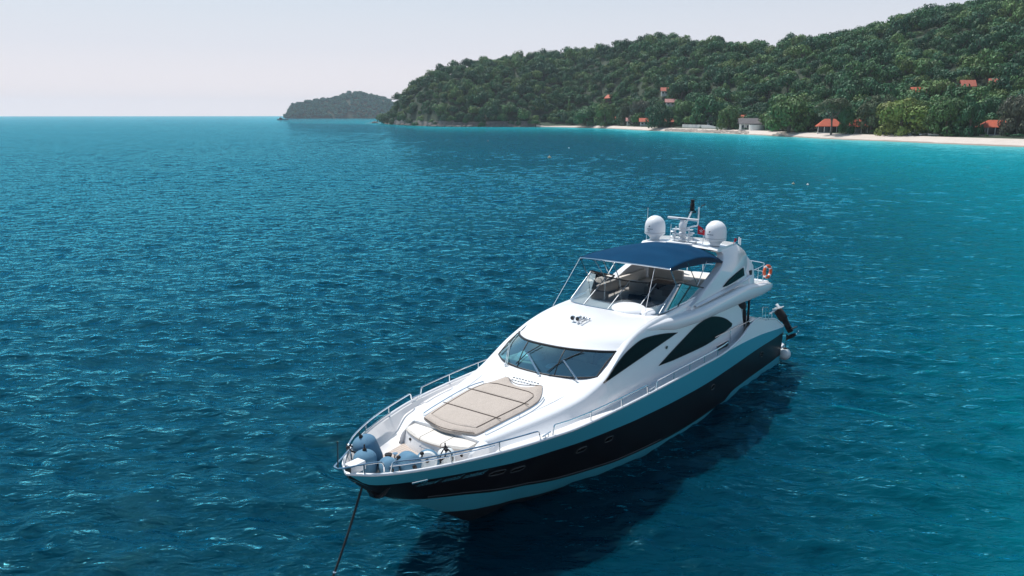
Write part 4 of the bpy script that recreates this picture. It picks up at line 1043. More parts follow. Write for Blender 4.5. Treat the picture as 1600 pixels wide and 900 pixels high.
# flybridge overhang: a full deck slab with side fairings that end in a rounded tail
wzt = spl([1.6, .6, -.55, -2.3, -4.2, -6.8, -9.45, -10.3, -11.3, -12.0], [4.74, 4.74, 4.70, 4.64, 4.66, 4.68, 4.42, 4.33, 4.10, 3.92])
wzl = spl([1.6, .6, -.55, -3.4, -6.6, -8.4, -10.4, -12.0], [4.56, 4.40, 4.19, 4.09, 3.98, 3.88, 3.81, 3.84])
wyo = spl([1.6, .6, -.55, -3, -8, -10.5, -11.5, -12.0], [2.15, 2.26, 2.42, 2.60, 2.62, 2.56, 2.36, 2.08])
for side in (1, -1):
    m = MB(); rows = []
    for x in list(np.linspace(1.6, -11.2, 56)) + [-11.4, -11.6, -11.8, -11.9, -12.0]:
        zt, zl, yo = wzt(x), wzl(x), wyo(x); h = zt - zl
        sec = [(1.95, zt - .02)] + quad((yo - .30, zt), (yo - .06, zt - .0), (yo - .02, zt - h*.25), 4) + [(yo, zt - h*.55)] + quad((yo - .02, zl + h*.15), (yo - .06, zl), (yo - .22, zl + .0), 3) + [(1.95, zl + .03)]
        rows.append([(x, side*y, z) for y, z in sec])
    m.grid(rows, closed_v=True); m.add(rows[-1], [list(range(len(rows[-1])))]); m.build('flybridge_wing', MT['gel'], Y0, angle=50)
m = MB(); pl = [(.6, 1.97), (-9, 1.97), (-11.2, 1.97), (-12.0, 2.0)] + [(-12.0 - .35*math.cos(t), 2.0*math.sin(t)) for t in np.linspace(R(75), R(-75), 9)] + [(-12.0, -2.0), (-9, -1.97), (.6, -1.97)]
m.prism([(x, y, 4.19 if x > -10 else 4.19 - (-10 - x)*.09) for x, y in pl], [(x, y, 4.02 if x > -10 else 4.02 - (-10 - x)*.06) for x, y in pl]); m.build('flybridge_deck', MT['gel'], Y0, bevel=.03)
m = MB(); m.prism([(x, y, 4.196) for x, y in ((-1.2, 1.88), (-10.6, 1.88), (-10.6, -1.88), (-1.2, -1.88))], [(x, y, 4.15) for x, y in ((-1.2, 1.88), (-10.6, 1.88), (-10.6, -1.88), (-1.2, -1.88))]); m.build('flybridge_sole', MT['deckw'], Y0, smooth=False)

# flybridge screen
def poly_s(pts, n=6): return curve_pts(pts, n)
half_b = [(.66, 0, 4.86), (.65, .6, 4.86), (.60, 1.1, 4.865), (.50, 1.6, 4.875), (.22, 1.92, 4.90), (-.3, 2.02, 4.92), (-1.2, 2.04, 4.94), (-2.24, 2.04, 4.95), (-3.1, 2.04, 5.0), (-3.6, 2.04, 5.14)]
half_t = [(-1.05, 0, 5.66), (-1.08, .6, 5.67), (-1.16, 1.1, 5.69), (-1.2, 1.6, 5.73), (-1.26, 1.90, 5.77), (-1.5, 2.0, 5.76), (-2.0, 2.03, 5.62), (-2.6, 2.04, 5.46), (-3.1, 2.04, 5.33), (-3.6, 2.04, 5.20)]
def full(h): return [(x, -y, z) for x, y, z in h[:0:-1]] + h
B_, T_ = poly_s(full(half_b), 4), poly_s(full(half_t), 4)
m = MB(); m.grid([[a.lerp(b, k) for a, b in zip(B_, T_)] for k in np.linspace(0, 1, 4)]); fs = m.build('flybridge_screen', MT['flyglass'], Y0)
m = MB(); m.tube(T_, .028, 8); m.build('screen_rail', MT['rubber'], fs)
m = MB(); m.tube([p + Vector((0, 0, .01)) for p in B_], .018, 6); m.build('screen_base', MT['steel'], fs)
Nn = len(B_); mid = (Nn - 1)//2
for off in (-20, -16, -8, 0, 8, 16, 20):
    i = mid + off; m = MB(); m.tube([B_[i] + Vector((.01, 0, 0)), T_[i] + Vector((.01, 0, 0))], .019, 6); m.build('screen_mullion', MT['alu'] if abs(off) < 20 else MT['green_tint'], fs)
for s_ in (1, -1):
    m = MB(); m.tube([(-1.1, s_*2.05, 4.93), (-2.3, s_*2.05, 5.55)], .024, 6); m.build('screen_mullion', MT['green_tint'], fs)

# dashboard shelf, console, seats
m = MB(); m.grid([[(x, y, 4.85) for y in np.linspace(-1.9, 1.9, 5)] for x in (.62, -1.0)]); m.grid([[(-1.0, y, z) for y in np.linspace(-1.9, 1.9, 5)] for z in (4.85, 4.2)]); m.build('flybridge_dash', MT['deckw'], Y0, smooth=False)
m = MB(); m.ell((-.12, .72, 4.84), (.90, 1.0, .30), 24, 14); m.build('helm_pod', MT['gel'], Y0)
m = MB(); m.ell((.02, 1.45, 4.86), (.58, .45, .20), 16, 8); m.build('companion_pod', MT['gel'], Y0)
m = MB(); m.box((-.72, .62, 5.10), (.10, .95, .26), rot=Matrix.Rotation(R(-35), 3, 'Y'), bev=.02); m.build('instrument_panel', MT['rubber'], Y0)
m = MB(); M3 = Matrix.Rotation(R(65), 3, 'Y'); m.tube([Vector((-1.15, .6, 5.0)) + M3 @ Vector((.2*math.cos(t), .2*math.sin(t), 0)) for t in np.linspace(0, 2*math.pi, 20, endpoint=False)], .016, 6, closed=True); m.tube([(-1.15, .6, 5.0), (-.9, .6, 4.9)], .03, 6); m.build('steering_wheel', MT['rubber'], Y0)
def bench(name, pts, h=.42, dp=.55, back=.45, side=1):
    m = MB(); c = MB()
    for (x, y, lx, ly, bx, by) in pts:
        m.box((x, y, 4.19 + h/2), (lx, ly, h), bev=.03); c.box((x, y, 4.19 + h + .07), (lx*.97, ly*.97, .14), bev=.05)
        if bx or by: c.box((x + bx*(lx/2 - .1), y + by*(ly/2 - .1), 4.19 + h + .14 + back/2), (.2 if bx else lx*.95, .2 if by else ly*.95, back), bev=.06)
    o = m.build(name, MT['gel'], Y0, bevel=0); c.build('cushion', MT['cush'], o)
bench('helm_bench', [(-2.0, .75, .6, 1.3, -1, 0)]); bench('companion_sofa', [(-2.2, -1.3, 1.9, 1.0, 0, -1), (-.9, -1.2, .7, 1.0, 1, 0)])
bench('dinette_sofa', [(-4.6, -1.45, 2.6, .8, 0, -1), (-6.1, -.9, .6, 1.8, -1, 0), (-3.4, -.7, .55, .9, 1, 0)])
m = MB(); m.box((-4.7, -.5, 4.85), (1.5, .8, .05), bev=.02); m.tube([(-4.7, -.5, 4.19), (-4.7, -.5, 4.83)], .05); m.build('dinette_table', MT['walld'], Y0)
m = MB(); m.box((-4.5, 1.3, 4.62), (1.9, .85, .9), bev=.06); m.build('wet_bar', MT['gel'], Y0)
m = MB(); m.box((-4.5, 1.3, 5.085), (1.95, .9, .05), bev=.02); m.build('bar_top', MT['plastic_grey'], Y0)
bench('aft_sunbed', [(-7.9, 0, 2.0, 3.0, 0, 0)], h=.35)
for y in (.35, 1.15): m = MB(); m.box((-2.15, y, 5.12), (.14, .5, .3), bev=.06); m.build('headrest', MT['beige'], Y0)
# ------------------------------------------------------------------ radar arch
def YA(z): return float(np.interp(z, [4.2, 4.9, 5.4, 5.8, 6.2, 6.5], [2.28, 2.24, 2.18, 2.08, 1.90, 1.72]))
arch_front = [(-1.9, 4.80), (-2.5, 4.90), (-3.47, 5.20), (-4.46, 5.50), (-5.45, 5.80), (-6.0, 6.18), (-5.75, 6.48)]
arch_rear = [(-1.9, 4.60), (-3.6, 4.62), (-5.1, 4.66), (-6.7, 4.70), (-7.9, 5.06), (-8.45, 5.9), (-7.7, 6.46)]
for side in (1, -1):
    F_, Rr_ = curve_pts([(x, 0, z) for x, z in arch_front], 5), curve_pts([(x, 0, z) for x, z in arch_rear], 5)
    m = MB(); rows = []
    for a, b in zip(F_, Rr_):
        row = []
        for t in (0, .04, .5, .96, 1):
            p = a.lerp(b, t); y = YA(p.z) - (.05 if t in (0, 1) else 0); row.append((p.x, side*y, p.z))
        for t in (1, .5, 0):
            p = a.lerp(b, t); row.append((p.x, side*(YA(p.z) - .34), p.z))
        rows.append(row)
    m.grid(rows, closed_v=True); m.add(rows[0], [list(range(8))]); m.add(rows[-1], [list(range(8))]); leg = m.build('radar_arch_leg', MT['gel'], Y0, angle=35)
    # rear buttress: pale facet and tail down to the deck
    m = MB(); out = [(-6.2, 4.60), (-6.9, 5.0), (-7.75, 5.42), (-8.3, 6.1), (-8.05, 6.40), (-8.25, 6.30), (-8.65, 5.62), (-8.90, 5.30), (-8.95, 4.80), (-9.02, 4.22), (-8.4, 4.3)]
    m.prism([(x, side*(YA(z) + .03 - .22*max(0, z - 5.3)), z) for x, z in out], [(x, side*(YA(z) - .30 - .22*max(0, z - 5.3)), z) for x, z in out]); m.build('arch_buttress', MT['gel'], Y0, smooth=False, bevel=.03)
    outline_panel([(-5.15, 4.98), (-5.84, 5.17), (-6.8, 5.32), (-7.62, 5.41), (-7.66, 5.06), (-6.4, 4.98), (-5.5, 4.95)], .045, .04, 'arch_window', MT['sideglass'], side, yfun=YA)
    m = MB(); m.grid([[(x, side*(YA(4.8) + .045 + .09*math.sin(math.pi*k)), z - .10), (x, side*(YA(4.8) + .10 + .10*math.sin(math.pi*k)), z - .02), (x, side*(YA(4.8) + .02), z + .02)] for k, x, z in [(i/19, -2.2 - 6.3*i/19, 4.76 + .17*i/19) for i in range(20)]]); m.build('arch_moulding', MT['gel'], Y0)
m = MB(); rows = []
for y in np.linspace(-1.78, 1.78, 17):
    zc = 6.50 + .07*(1 - (y/1.8)**2); rows.append([(-5.6, y, zc), (-5.45, y, zc - .07), (-5.6, y, zc - .16), (-7.5, y, zc - .20), (-7.75, y, zc - .10), (-7.6, y, zc - .01)])
m.grid(rows, closed_v=True); m.add(rows[0], [list(range(6))]); m.add(rows[-1], [list(range(6))]); m.build('radar_arch_beam', MT['gel'], Y0, angle=50)

# satellite domes
MT['logo'] = pbr('dome_marking_blue', (.03, .08, .13), .5)
for side in (1, -1):
    R_ = .46; prof = [(.20, 0), (.21, .05), (.24, .10), (.33, .19), (.44, .24), (R_, .27), (R_, .56), (R_ - .012, .68), (R_*.91, .80), (R_*.75, .92), (R_*.5, 1.02), (R_*.22, 1.065), (.0, 1.075)]
    c = (-6.08, side*1.43, 6.55)
    m = MB(); m.lathe(prof[5:], c, 32); d = m.build('satellite_dome', MT['plasw'], Y0, angle=60)
    m = MB(); m.lathe(prof[:6], c, 32); m.build('dome_foot', MT['plasw'], d, angle=30)
    m = MB(); m.lathe([(R_ + .003, .325), (R_ + .003, .34)], c, 32); m.build('dome_seam', MT['plastic_grey'], d)
    # small emblem and line of lettering, wrapped on the shell, facing forward
    g = MB(); az0 = R(-8 if side < 0 else -12)
    def on(dm, az, z, off=.004): r_ = R_ + off; return (c[0] + r_*math.cos(az), c[1] + r_*math.sin(az), c[2] + z)
    g.add([on(0, az0 - .10, .60), on(0, az0 + .02, .60), on(0, az0 + .10, .66), on(0, az0 - .02, .66)], [[0, 1, 2, 3]])
    for k in range(9):
        a = az0 - .28 + k*.075; g.add([on(0, a, .49), on(0, a + .045, .49), on(0, a + .05, .525), on(0, a + .005, .525)], [[0, 1, 2, 3]])
    if side < 0:
        for k in range(3): a = az0 - .15 + k*.075; g.add([on(0, a, .41), on(0, a + .045, .41), on(0, a + .05, .44), on(0, a + .005, .44)], [[0, 1, 2, 3]])
    g.build('dome_marking', MT['logo'], d, smooth=False)

# mast with lights, radar scanner, aerials
mast = MB()
for y in (-.34, .34):
    mast.tube([(-5.75, y, 6.5), (-5.85, y*.9, 7.26)], .035, 8)
for z in (6.70, 6.92, 7.14): mast.box((-5.86, 0, z), (.34, .86, .035), bev=.01)
mast.box((-5.86, 0, 6.95), (.16, .30, .72), bev=.03); mast.box((-5.8, 0, 6.56), (.7, 1.2, .10), bev=.03)
mo = mast.build('mast', MT['plasw'], Y0)
m = MB()
for z in (6.76, 6.98):
    for y in (-.44, .44): m.lathe([(0, 0), (.11, .01), (.13, .035), (.09, .07), (0, .08)], (-5.86, y, z), 14)
    m.ell((-5.66, 0, z), (.08, .08, .08), 10, 8)
m.build('navigation_lamp', MT['plasw'], mo)
m = MB(); m.tube(curve_pts([(-5.9, .12, 7.2), (-5.92, .45, 7.30), (-5.95, .62, 7.36), (-5.95, .66, 7.6), (-5.95, .66, 8.15)], 5), .03, 8); m.tube([(-5.9, .1, 7.3), (-5.9, .22, 7.62), (-5.95, .34, 7.95)], .035, 8); m.build('mast_pole', MT['plasw'], mo)
m = MB(); m.lathe([(0, -.14), (.16, -.12), (.17, .02), (.12, .14), (0, .16)], (-5.85, 0, 7.34), 18); m.box((-5.85, 0, 7.50), (.2, .2, .12), bev=.03); sc = m.build('radar_gearbox', MT['plasw'], Y0)
m = MB(); m.box((-5.80, .02, 7.62), (.11, 1.52, .10), rot=Matrix.Rotation(R(-6), 3, 'Z'), bev=.03); m.build('radar_scanner', MT['plasw'], sc)
m = MB(); m.box((-5.742, .02, 7.61), (.006, .40, .045), rot=Matrix.Rotation(R(-6), 3, 'Z')); m.build('scanner_marking', MT['logo'], sc, smooth=False)
m = MB(); m.box((-5.95, .36, 8.10), (.15, .17, .26), bev=.03); m.lathe([(.07, 0), (.10, .03), (.085, .10), (.07, .14), (.085, .20), (.085, .26), (0, .27)], (-5.95, .36, 8.20), 14); m.tube(curve_pts([(-5.95, .44, 8.0), (-5.95, .52, 7.92), (-5.95, .2, 7.90)], 4), .025, 6); m.build('covered_searchlight', MT['fabric_black'], mo)
m = MB(); m.tube(curve_pts([(-6.0, .72, 8.12), (-6.0, .78, 8.22), (-6.0, .86, 8.26), (-6.0, .92, 8.33)], 4), .02, 6); m.ell((-6.0, .80, 8.23), (.05, .05, .03), 8, 6); m.build('wind_vane', MT['rubber'], mo)
for y, z0, z1, r_ in ((-1.78, 6.42, 7.95, .016), (-.62, 6.5, 7.32, .018), (.92, 6.5, 7.22, .018)):
    m = MB(); m.tube([(-5.95, y, z0), (-5.97, y, z0 + (z1-z0)*.3), (-6.0, y, z1)], [r_, r_, r_*.55], 6); m.build('whip_aerial', MT['plasw'], Y0)
m = MB(); m.tube([(-5.95, .62, 6.5), (-5.95, .62, 6.68)], .02); m.lathe([(0, .0), (.17, .03), (.19, .055), (.15, .09), (0, .11)], (-5.95, .62, 6.66), 18); m.build('gps_antenna', MT['plasw'], Y0)
for x, z in ((-7.95, 6.40), (-8.15, 6.32)):
    m = MB(); m.tube([(x, 1.80, z), (x, 1.80, z + .30)], .03, 8); m.build('arch_aerial', MT['plasw'], Y0)
MT['red'] = pbr('red_flag_cloth', (.50, .015, .03), .8); MT['white_cloth'] = pbr('white_cloth', (.8, .78, .76), .8)
m = MB(); m.tube([(-7.3, 1.76, 6.3), (-7.45, 1.8, 6.72)], .012, 5); m.grid([[(-7.44, 1.8, 6.72), (-7.55, 1.84, 6.70)], [(-7.40, 1.79, 6.58), (-7.53, 1.83, 6.54)]]); m.build('pennant', MT['red'], Y0)

# ------------------------------------------------------------------ bimini
MT['navy'] = pbr('navy_blue_canvas', (.002, .034, .086), .9, spec=.08, noise=(1.2, (.003, .048, .112), .3), bump=(14, .25))
MT['navy_dark'] = pbr('navy_canvas_edge', (.004, .02, .05), .85)
ex = spl([-.5, -1.6, -2.8, -4.3, -5.5, -6.1], [6.47, 6.53, 6.50, 6.32, 6.02, 5.80])
cr = spl([-.4, -1.6, -2.8, -4.3, -5.5, -6.1], [.05, .17, .30, .48, .62, .72])
m = MB(); P = []; NB = 31
for i in range(NB):
    k = i/(NB-1); row = []
    for j in range(25):
        t = -1 + 2*j/24; w = 1.96
        xe = -.5 - 5.55*k; xc = -.34 - 5.25*k; x = xe*abs(t)**2 + xc*(1-abs(t)**2)
        sag = -.022*math.sin(math.pi*((k*4) % 1))**2 * (1 - abs(t)**4)
        e = ex(xe); row.append((x, w*math.sin(t*math.pi/2*.97)/math.sin(math.pi/2*.97) if False else w*t, e + cr(xe)*(1 - abs(t)**2.4) + sag))
    P.append(row)
m.grid(P); bim = m.build('bimini', MT['navy'], Y0, angle=60)
md = bim.modifiers.new('cloth', 'SOLIDIFY'); md.thickness = .012
for s_, j in ((1, -1), (-1, 0)):
    m = MB(); m.grid([[Vector(r[j]) + Vector((0, s_*.012, .01)), Vector(r[j]) + Vector((0, s_*.01, -.10 - .16*math.sin(math.pi*min(1, i/(NB-1)*1.1))))] for i, r in enumerate(P)]); m.build('valance', MT['navy_dark'], bim)
m = MB(); m.tube([Vector(p) + Vector((.02, 0, -.01)) for p in P[0]], .026, 8); m.build('bimini_bow', MT['steel'], bim)
for ii in (8, 15, 22): m = MB(); m.tube([Vector(p) + Vector((0, 0, -.035)) for p in P[ii]], .02, 6); m.build('bimini_bow', MT['steel'], bim)
struts = []
for s_ in (1, -1):
    struts += [((-.5, s_*1.95, 6.47), (-1.06, s_*1.98, 5.75)), ((-2.0, s_*1.96, 6.50), (-3.05, s_*2.02, 5.33)), ((-1.06, s_*1.98, 5.80), (-2.2, s_*2.02, 5.0)), ((-4.0, s_*1.95, 6.3), (-2.9, s_*2.02, 5.35))]
struts += [((-.42, -.45, 6.52), (-1.05, -.45, 5.68)), ((-.45, -1.3, 6.5), (-1.16, -1.2, 5.70))]
for a, b in struts: m = MB(); m.tube([a, b], .019, 6); m.build('bimini_strut', MT['steel'], bim)
for a, b in (((-.5, -1.95, 6.47), (1.40, -1.98, 4.86)), ((-.45, 1.35, 6.50), (.60, 1.52, 4.90))): m = MB(); m.tube([a, b], .010, 5); m.build('bimini_stay', MT['plasw'], bim)

# ------------------------------------------------------------------ aft flybridge rail, post, cockpit fittings
def rail(path, posts, r=.022, name='guard_rail', base=None):
    m = MB(); m.tube(path, r, 8); o = m.build(name, MT['steel'], Y0)
    for a, b in posts: m = MB(); m.tube([a, b], r*.9, 6); m.lathe([(.05, 0), (.045, .012), (.02, .02)], a, 10); m.build('stanchion', MT['steel'], o)
    return o
pth = fillet([(-9.2, 2.12, 5.02), (-10.6, 2.16, 5.04), (-11.25, 1.95, 5.04), (-11.45, 1.2, 5.04), (-11.45, -1.2, 5.04), (-11.25, -1.95, 5.04), (-10.6, -2.16, 5.04), (-9.2, -2.12, 5.02)], .3, 5)
rail(pth, [((x, y, 4.18), (x, y, 5.03)) for x, y in ((-9.9, 2.13), (-11.15, 1.97), (-11.45, 0), (-11.45, 1.25), (-11.45, -1.25), (-11.15, -1.97), (-9.9, -2.13))], .02)
m = MB(); m.tube([(-9.2, 2.12, 4.62), (-10.6, 2.16, 4.62), (-11.2, 1.95, 4.62), (-11.45, 1.2, 4.62), (-11.45, -1.2, 4.62), (-11.2, -1.95, 4.62), (-10.6, -2.16, 4.62), (-9.2, -2.12, 4.62)], .010, 5); m.build('lower_rail', MT['steel'], Y0)
for s_ in (1, -1): m = MB(); m.tube([(-8.5, s_*2.28, 2.35), (-8.45, s_*2.28, 3.98)], .055, 10); m.build('support_post', MT['rubber'], Y0)
m = MB(); m.box((-8.62, 2.14, 4.96), (.24, .22, .34), bev=.04); m.build('deck_speaker', MT['rubber'], Y0)
m = MB(); m.box((-7.32, 0, 3.1), (.06, 4.6, 1.8)); m.build('saloon_doors', MT['sideglass'], Y0, smooth=False)
for s_ in (1, -1):
    m = MB(); m.box((-7.42, s_*2.2, 3.05), (.16, .34, 1.6), bev=.04); m.build('door_pillar', MT['plastic_grey'], Y0)
    rail(fillet([(-8.75, s_*2.86, 2.9), (-8.75, s_*2.82, 3.45), (-9.7, s_*2.8, 3.25), (-9.7, s_*2.84, 2.65)], .12), [((-9.2, s_*2.86, 2.75), (-9.2, s_*2.83, 3.34))], .02)
    m = MB(); m.box((-9.25, s_*2.45, 2.35), (.9, .5, .5), bev=.08); m.build('cockpit_locker', MT['gel'], Y0)
m = MB(); m.ell((-7.5, 2.25, 3.72), (.55, .2, .22), 12, 10, rot=Matrix.Rotation(R(-20), 3, 'Y')); m.ell((-8.05, 2.1, 3.0), (.22, .24, .62), 12, 10); m.build('folded_awning', MT['fabric_black'], Y0)

# ------------------------------------------------------------------ guard rails of the deck
def side_rail(x0, x1, side, hgt=.33, posts=3, inn=.05):
    y = lambda x: side*(yt(x) - inn)
    pts = [(x0, y(x0), zg(x0))] + [(x0 - .08, y(x0), zg(x0) + hgt)] + [(x, y(x), zg(x) + hgt) for x in np.linspace(x0 - .25, x1 + .25, 14)] + [(x1 + .08, y(x1), zg(x1) + hgt)] + [(x1, y(x1), zg(x1))]
    P = fillet(pts[:3], .1) [:-1] + [Vector(p) for p in pts[3:-3]] + fillet(pts[-3:], .1)
    rail(P, [((x, y(x), zg(x)), (x, y(x), zg(x) + hgt)) for x in np.linspace(x0, x1, posts + 2)[1:-1]])
for side in (1, -1):
    side_rail(12.95, 8.75, side, .30, 2)
    side_rail(8.28, 3.12, side, .33, 2)
    side_rail(2.55, -4.2, side, .32, 4)
    rail([Vector((x, side*2.52 if x > -6.5 else side*2.56, zd(x) + .62)) for x in np.linspace(-3.9, -8.3, 8)], [((x, side*2.56, zd(x)), (x, side*2.53, zd(x) + .62)) for x in (-5.6, -7.4)], .018)
    for x in (8.50, 2.83, -7.6):
        m = MB(); y = side*(yt(x) - .06); z = zg(x) + .02
        for d in (-.08, .08): m.tube([(x + d, y, z), (x + d, y, z + .09)], .02, 6)
        m.tube([(x - .2, y, z + .10), (x + .2, y, z + .10)], .022, 6); m.build('mooring_cleat', MT['steel'], Y0)
# pulpit
loop = fillet([(12.98, .62, 3.30), (13.0, .62, 3.58), (13.35, .42, 3.60), (13.98, .10, 3.61), (13.98, -.10, 3.61), (13.35, -.42, 3.60), (13.0, -.62, 3.58), (12.98, -.62, 3.30)], .12, 5)
rail(loop, [((13.42, .36, 3.34), (13.42, .38, 3.60)), ((13.42, -.36, 3.34), (13.42, -.38, 3.60))], .024, 'pulpit')
m = MB(); m.tube([(13.93, 0, 3.61), (13.90, 0, 4.25)], .016, 6); m.ell((13.90, 0, 4.26), (.03, .03, .03), 8, 6); m.build('jack_staff', MT['rubber'], Y0)
m = MB()
for s_ in (1, -1): m.tube([(x, s_*(yg(x) - .16), zg(x) + .17) for x in np.linspace(12.9, 10.2, 12)], .018, 6)
m.build('lower_rail', MT['steel'], Y0)
m = MB(); m.box((13.38, 0, 3.42), (.46, .30, .24), bev=.03); bx = m.build('anchor_roller_box', MT['plasw'], Y0)
m = MB(); m.box((13.60, 0, 3.41), (.06, .20, .17)); m.build('roller_slot', MT['rubber'], bx, smooth=False)
# anchor housed against the stem
m = MB(); m.prism([(13.02, .09, 2.74), (12.86, .09, 2.34), (12.35, .09, 2.20), (12.2, .09, 2.62), (12.6, .09, 2.84)], [(13.02, -.09, 2.74), (12.86, -.09, 2.34), (12.35, -.09, 2.20), (12.2, -.09, 2.62), (12.6, -.09, 2.84)]); anc = m.build('anchor_pocket', MT['black'], Y0, smooth=False)
m = MB(); m.tube([(13.1, 0, 2.85), (12.9, .02, 2.5), (12.7, .12, 2.30)], .035, 8)
for s_ in (1, -1): m.tube([(12.72, 0, 2.30), (12.75, s_*.25, 2.42), (12.60, s_*.42, 2.66)], [.05, .06, .02], 6)
m.build('anchor', MT['fabric_black'], anc)
# windlass, capstan, lines on the foredeck
m = MB(); m.lathe([(.16, 0), (.16, .05), (.09, .08), (.07, .16), (.10, .24), (.10, .27), (0, .29)], (11.85, -.40, 2.80), 16); m.box((12.15, -.20, 2.9), (.35, .2, .16), bev=.03); wl = m.build('windlass', MT['fabric_black'], Y0)
m = MB(); m.tube(curve_pts([(12.0, -.3, 3.05), (12.5, -.22, 3.03), (13.0, -.08, 3.2), (13.4, 0, 3.36)], 5), .025, 6); m.tube(curve_pts([(12.0, -.36, 3.02), (12.5, -.32, 3.00), (13.0, -.12, 3.18)], 5), .02, 6); m.build('anchor_chain', MT['fabric_black'], wl)
m = MB(); m.lathe([(.11, 0), (.11, .03), (.06, .06), (.05, .12), (.08, .17), (0, .18)], (11.50, -.50, 2.76), 16); m.build('capstan', MT['steel'], Y0)
# horns and searchlights on the roof
zr = 4.86
for y in (-.17, .05):
    m = MB(); m.lathe([(0, -.07), (.06, -.06), (.085, 0), (.085, .05), (.075, .07)], (2.84, y, zr + .12), 14, Matrix.Rotation(R(80), 3, 'Y')); m.tube([(2.80, y, zr - .01), (2.80, y, zr + .08)], .03, 8); sl = m.build('searchlight', MT['steel'], Y0)
    m = MB(); m.ell((2.90, y, zr + .13), (.02, .07, .07), 12, 8); m.build('lens', MT['rubber'], sl)
for y in (.10, .25):
    m = MB(); m.tube([(2.45, y, zr + .06), (2.95, y, zr + .06), (3.02, y, zr + .06)], [.018, .022, .045], 10); m.ell((2.42, y, zr + .06), (.05, .05, .045), 10, 8); m.tube([(2.6, y, zr - .02), (2.6, y, zr + .05)], .015, 6); m.build('horn', MT['steel'], Y0)
m = MB(); m.ell((2.35, -.16, zr + .05), (.05, .05, .05), 10, 8); m.ell((2.38, .0, zr + .05), (.05, .05, .05), 10, 8); m.build('roof_lamp', MT['plastic_grey'], Y0)

# ================================================================== things carried by the yacht
def W(x, y, z): 
    c, s = math.cos(YH), math.sin(YH); return Vector((YX + c*x - s*y, YY + s*x + c*y, z))
MT['fender_blue'] = pbr('blue_fender_cover', (.065, .16, .26), .85, noise=(3, (.11, .24, .34), .3), bump=(25, .3))
MT['fender_navy'] = pbr('navy_fender_cover', (.02, .06, .13), .7); MT['fender_white'] = pbr('white_fender_vinyl', (.72, .76, .76), .35)
MT['line_black'] = pbr('black_line', (.01, .01, .012), .8)
def fender(x, y, z, r_, L_, tilt, az, label, kind='blue'):
    t = empty('fender', W(x, y, z), YH + az, label, 'fender', 'fenders on the foredeck')
    M_ = Matrix.Rotation(tilt, 3, 'Y'); m = MB(); n_ = 8; prof = [(.001, -L_/2)]
    for i in range(1, n_ + 1): a = math.pi/2*i/n_; prof.append((r_*math.sin(a), -L_/2 + r_*.75*(1 - math.cos(a))))
    prof += [(rr, -zz) for rr, zz in prof[::-1]]
    m.lathe(prof, (0, 0, 0), 22, M_); m.build('body', MT['fender_blue'] if kind != 'white' else MT['fender_white'], t, angle=70)
    e = MB(); e.lathe([(.0, L_/2 + .05), (.05, L_/2 + .05), (.06, L_/2 - .02)], (0, 0, 0), 10, M_); e.tube([M_ @ Vector((0, 0, L_/2)), M_ @ Vector((0, 0, L_/2 + .16))], .02, 6); e.build('eye', MT['line_black'], t)
    if kind == 'ring':
        b = MB(); b.lathe([(0, L_/2 + .014), (r_*.66, L_/2 - .005), (r_*.82, L_/2 - .075)], (0, 0, 0), 22, M_); b.build('end_cap', MT['fender_white'], t)
    if kind == 'white':
        b = MB(); b.tube([M_ @ Vector((r_*1.03*math.cos(a), 0, r_*1.03*math.sin(a) + .05)) for a in np.linspace(-.4, math.pi + .4, 14)], .022, 6); b.tube([M_ @ Vector((0, r_*1.03*math.cos(a), r_*1.03*math.sin(a) + .05)) for a in np.linspace(-.4, math.pi + .4, 14)], .022, 6); b.build('harness', MT['line_black'], t)
    return t
fender(12.30, -.72, 3.22, .34, .98, R(20), R(-20), 'largest blue covered fender, standing on the starboard side behind the others')
fender(12.78, -.30, 3.18, .31, .75, R(0), 0, 'blue covered fender nearest the tip of the bow')
fender(12.45, .22, 3.10, .25, .66, R(78), R(60), 'blue covered fender lying against the port rail, closest to the bow rail end')
fender(12.00, .52, 3.12, .29, .80, R(80), R(65), 'longer blue covered fender lying along the port rail, fourth from the bow tip')
fender(11.62, .84, 3.12, .32, .50, R(62), R(40), 'navy fender with a round white end facing the bow', 'ring')
fender(11.20, 1.12, 3.14, .23, .56, R(5), 0, 'white fender in a black rope harness at the port rail', 'white')
m = MB()
for (a, b) in (((12.75, -.95, 3.52), (12.55, -.75, 3.40)), ((12.95, -.72, 3.50), (12.7, -.45, 3.42)), ((12.90, -.80, 3.54), (12.98, -.60, 3.3)), ((12.40, .55, 3.45), (12.45, .35, 3.3)), ((11.95, .95, 3.50), (11.9, .8, 3.3)), ((11.45, 1.35, 3.52), (11.5, 1.2, 3.2))):
    m.tube(curve_pts([W(*a), (W(*a) + W(*b))/2 + Vector((.03, .02, -.05)), W(*b)], 4), .022, 6); m.ell(W(*a), (.06, .06, .05), 8, 6)
o = m.build('fender_lashings', MT['line_black']); tag(o, 'black lines tied round the bow rail beside the fenders', 'rope')
t = empty('hanging_fender', W(-12.25, 2.98, .34), 0, 'round white ball fender hanging at the port stern corner just above the water', 'fender')
m = MB(); m.ell((0, 0, 0), (.29, .29, .30), 20, 14); m.build('body', MT['fender_white'], t)
m = MB(); m.lathe([(.12, .25), (.10, .32), (.03, .34)], (0, 0, 0), 12); m.tube([(0, 0, .3), (.02, -.05, .9)], .014, 6); m.build('neck', MT['line_black'], t)

